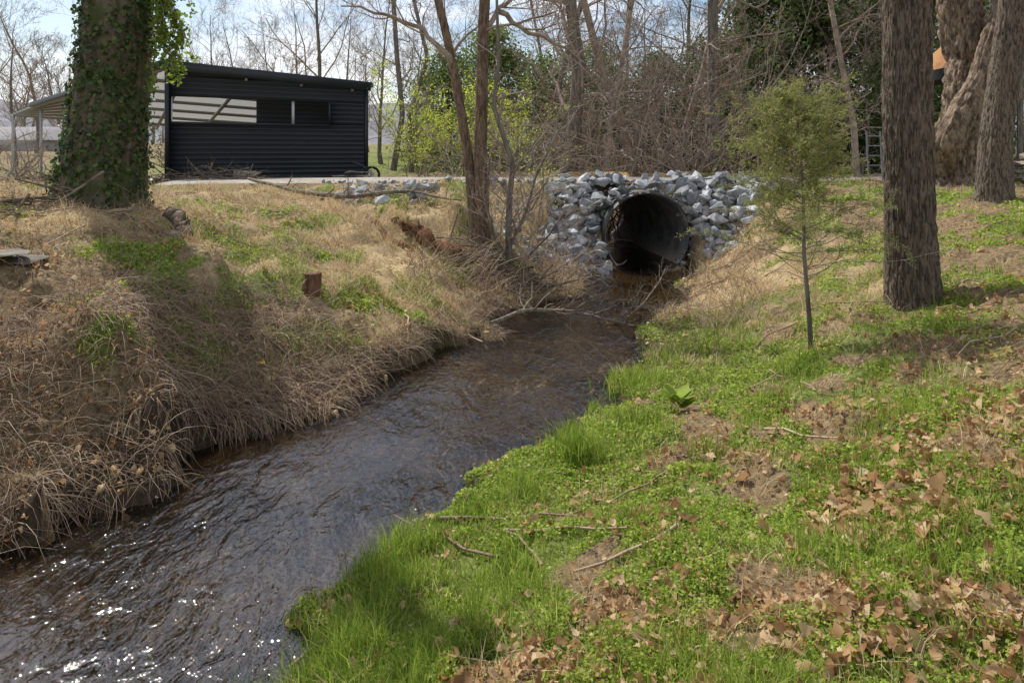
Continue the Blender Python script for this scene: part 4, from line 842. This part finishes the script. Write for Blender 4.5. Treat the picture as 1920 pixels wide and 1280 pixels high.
put("wall",make_mesh("house_wall",*box([-4,0,1.0],[4,0,1.0],5,2.0)),NB("siding").fin((.35,.33,.31),.7),parent=e)
put("roof",make_mesh("house_roof",np.array([[-4.3,-2.9,2.0],[4.3,-2.9,2.0],[4.3,2.9,2.0],[-4.3,2.9,2.0],[-4.3,0,3.2],[4.3,0,3.2]]),[np.array([[0,1,5,4],[2,3,4,5]]),np.array([[3,0,4],[1,2,5]])]),NB("shingles").fin((.22,.21,.21),.9),parent=e)
for xx in (-2.2,1.8): put("window",make_mesh("house_window",*box([xx,-2.52,.9],[xx,-2.52,1.6],.9,.04)),NB("window_glass").fin((.03,.035,.04),.2),parent=e)
# ---------------------------------------------------------------- light, world, camera
az=math.atan2(-.62,.78); el=math.radians(50)
sd=Vector((math.sin(az)*math.cos(el),math.cos(az)*math.cos(el),math.sin(el)))
sl=bpy.data.lights.new("sun",'SUN'); sl.energy=5.0; sl.angle=math.radians(.5); sl.color=(1,.97,.91); so=bpy.data.objects.new("sun",sl); C.objects.link(so); so.rotation_euler=sd.to_track_quat('Z','Y').to_euler(); so.location=(-10,10,20)
w=bpy.data.worlds.new("World"); bpy.context.scene.world=w; w.use_nodes=True; nt=w.node_tree; nt.nodes.clear()
out=nt.nodes.new('ShaderNodeOutputWorld'); bg=nt.nodes.new('ShaderNodeBackground'); sky=nt.nodes.new('ShaderNodeTexSky'); sky.sky_type='NISHITA'; sky.sun_disc=False; sky.sun_elevation=el; sky.sun_rotation=az
tc=nt.nodes.new('ShaderNodeTexCoord'); mp=nt.nodes.new('ShaderNodeMapping'); mp.inputs['Scale'].default_value=(1,1,2.6); no=nt.nodes.new('ShaderNodeTexNoise'); no.inputs['Scale'].default_value=2.6; no.inputs['Detail'].default_value=7; no.inputs['Roughness'].default_value=.6
ra=nt.nodes.new('ShaderNodeValToRGB'); ra.color_ramp.elements[0].position=.45; ra.color_ramp.elements[1].position=.59
mx=nt.nodes.new('ShaderNodeMix'); mx.data_type='RGBA'; mx.inputs[7].default_value=(9.4,9.6,10.0,1)
nt.links.new(tc.outputs['Generated'],mp.inputs[0]); nt.links.new(mp.outputs[0],no.inputs[0]); nt.links.new(no.outputs[0],ra.inputs[0]); nt.links.new(ra.outputs[0],mx.inputs[0]); nt.links.new(sky.outputs[0],mx.inputs[6]); nt.links.new(mx.outputs[2],bg.inputs[0]); bg.inputs[1].default_value=.13; nt.links.new(bg.outputs[0],out.inputs[0])
cd=bpy.data.cameras.new("camera"); cd.lens=24; cd.sensor_width=36; cd.shift_y=-(640-285)/1920; cd.clip_end=2000; cd.clip_start=.05; co=bpy.data.objects.new("camera",cd); C.objects.link(co); co.location=(0,0,EYE); co.rotation_euler=(math.radians(90),0,0)
sc=bpy.context.scene; sc.camera=co; sc.view_settings.view_transform='Standard'; sc.view_settings.look='None'; sc.view_settings.exposure=0
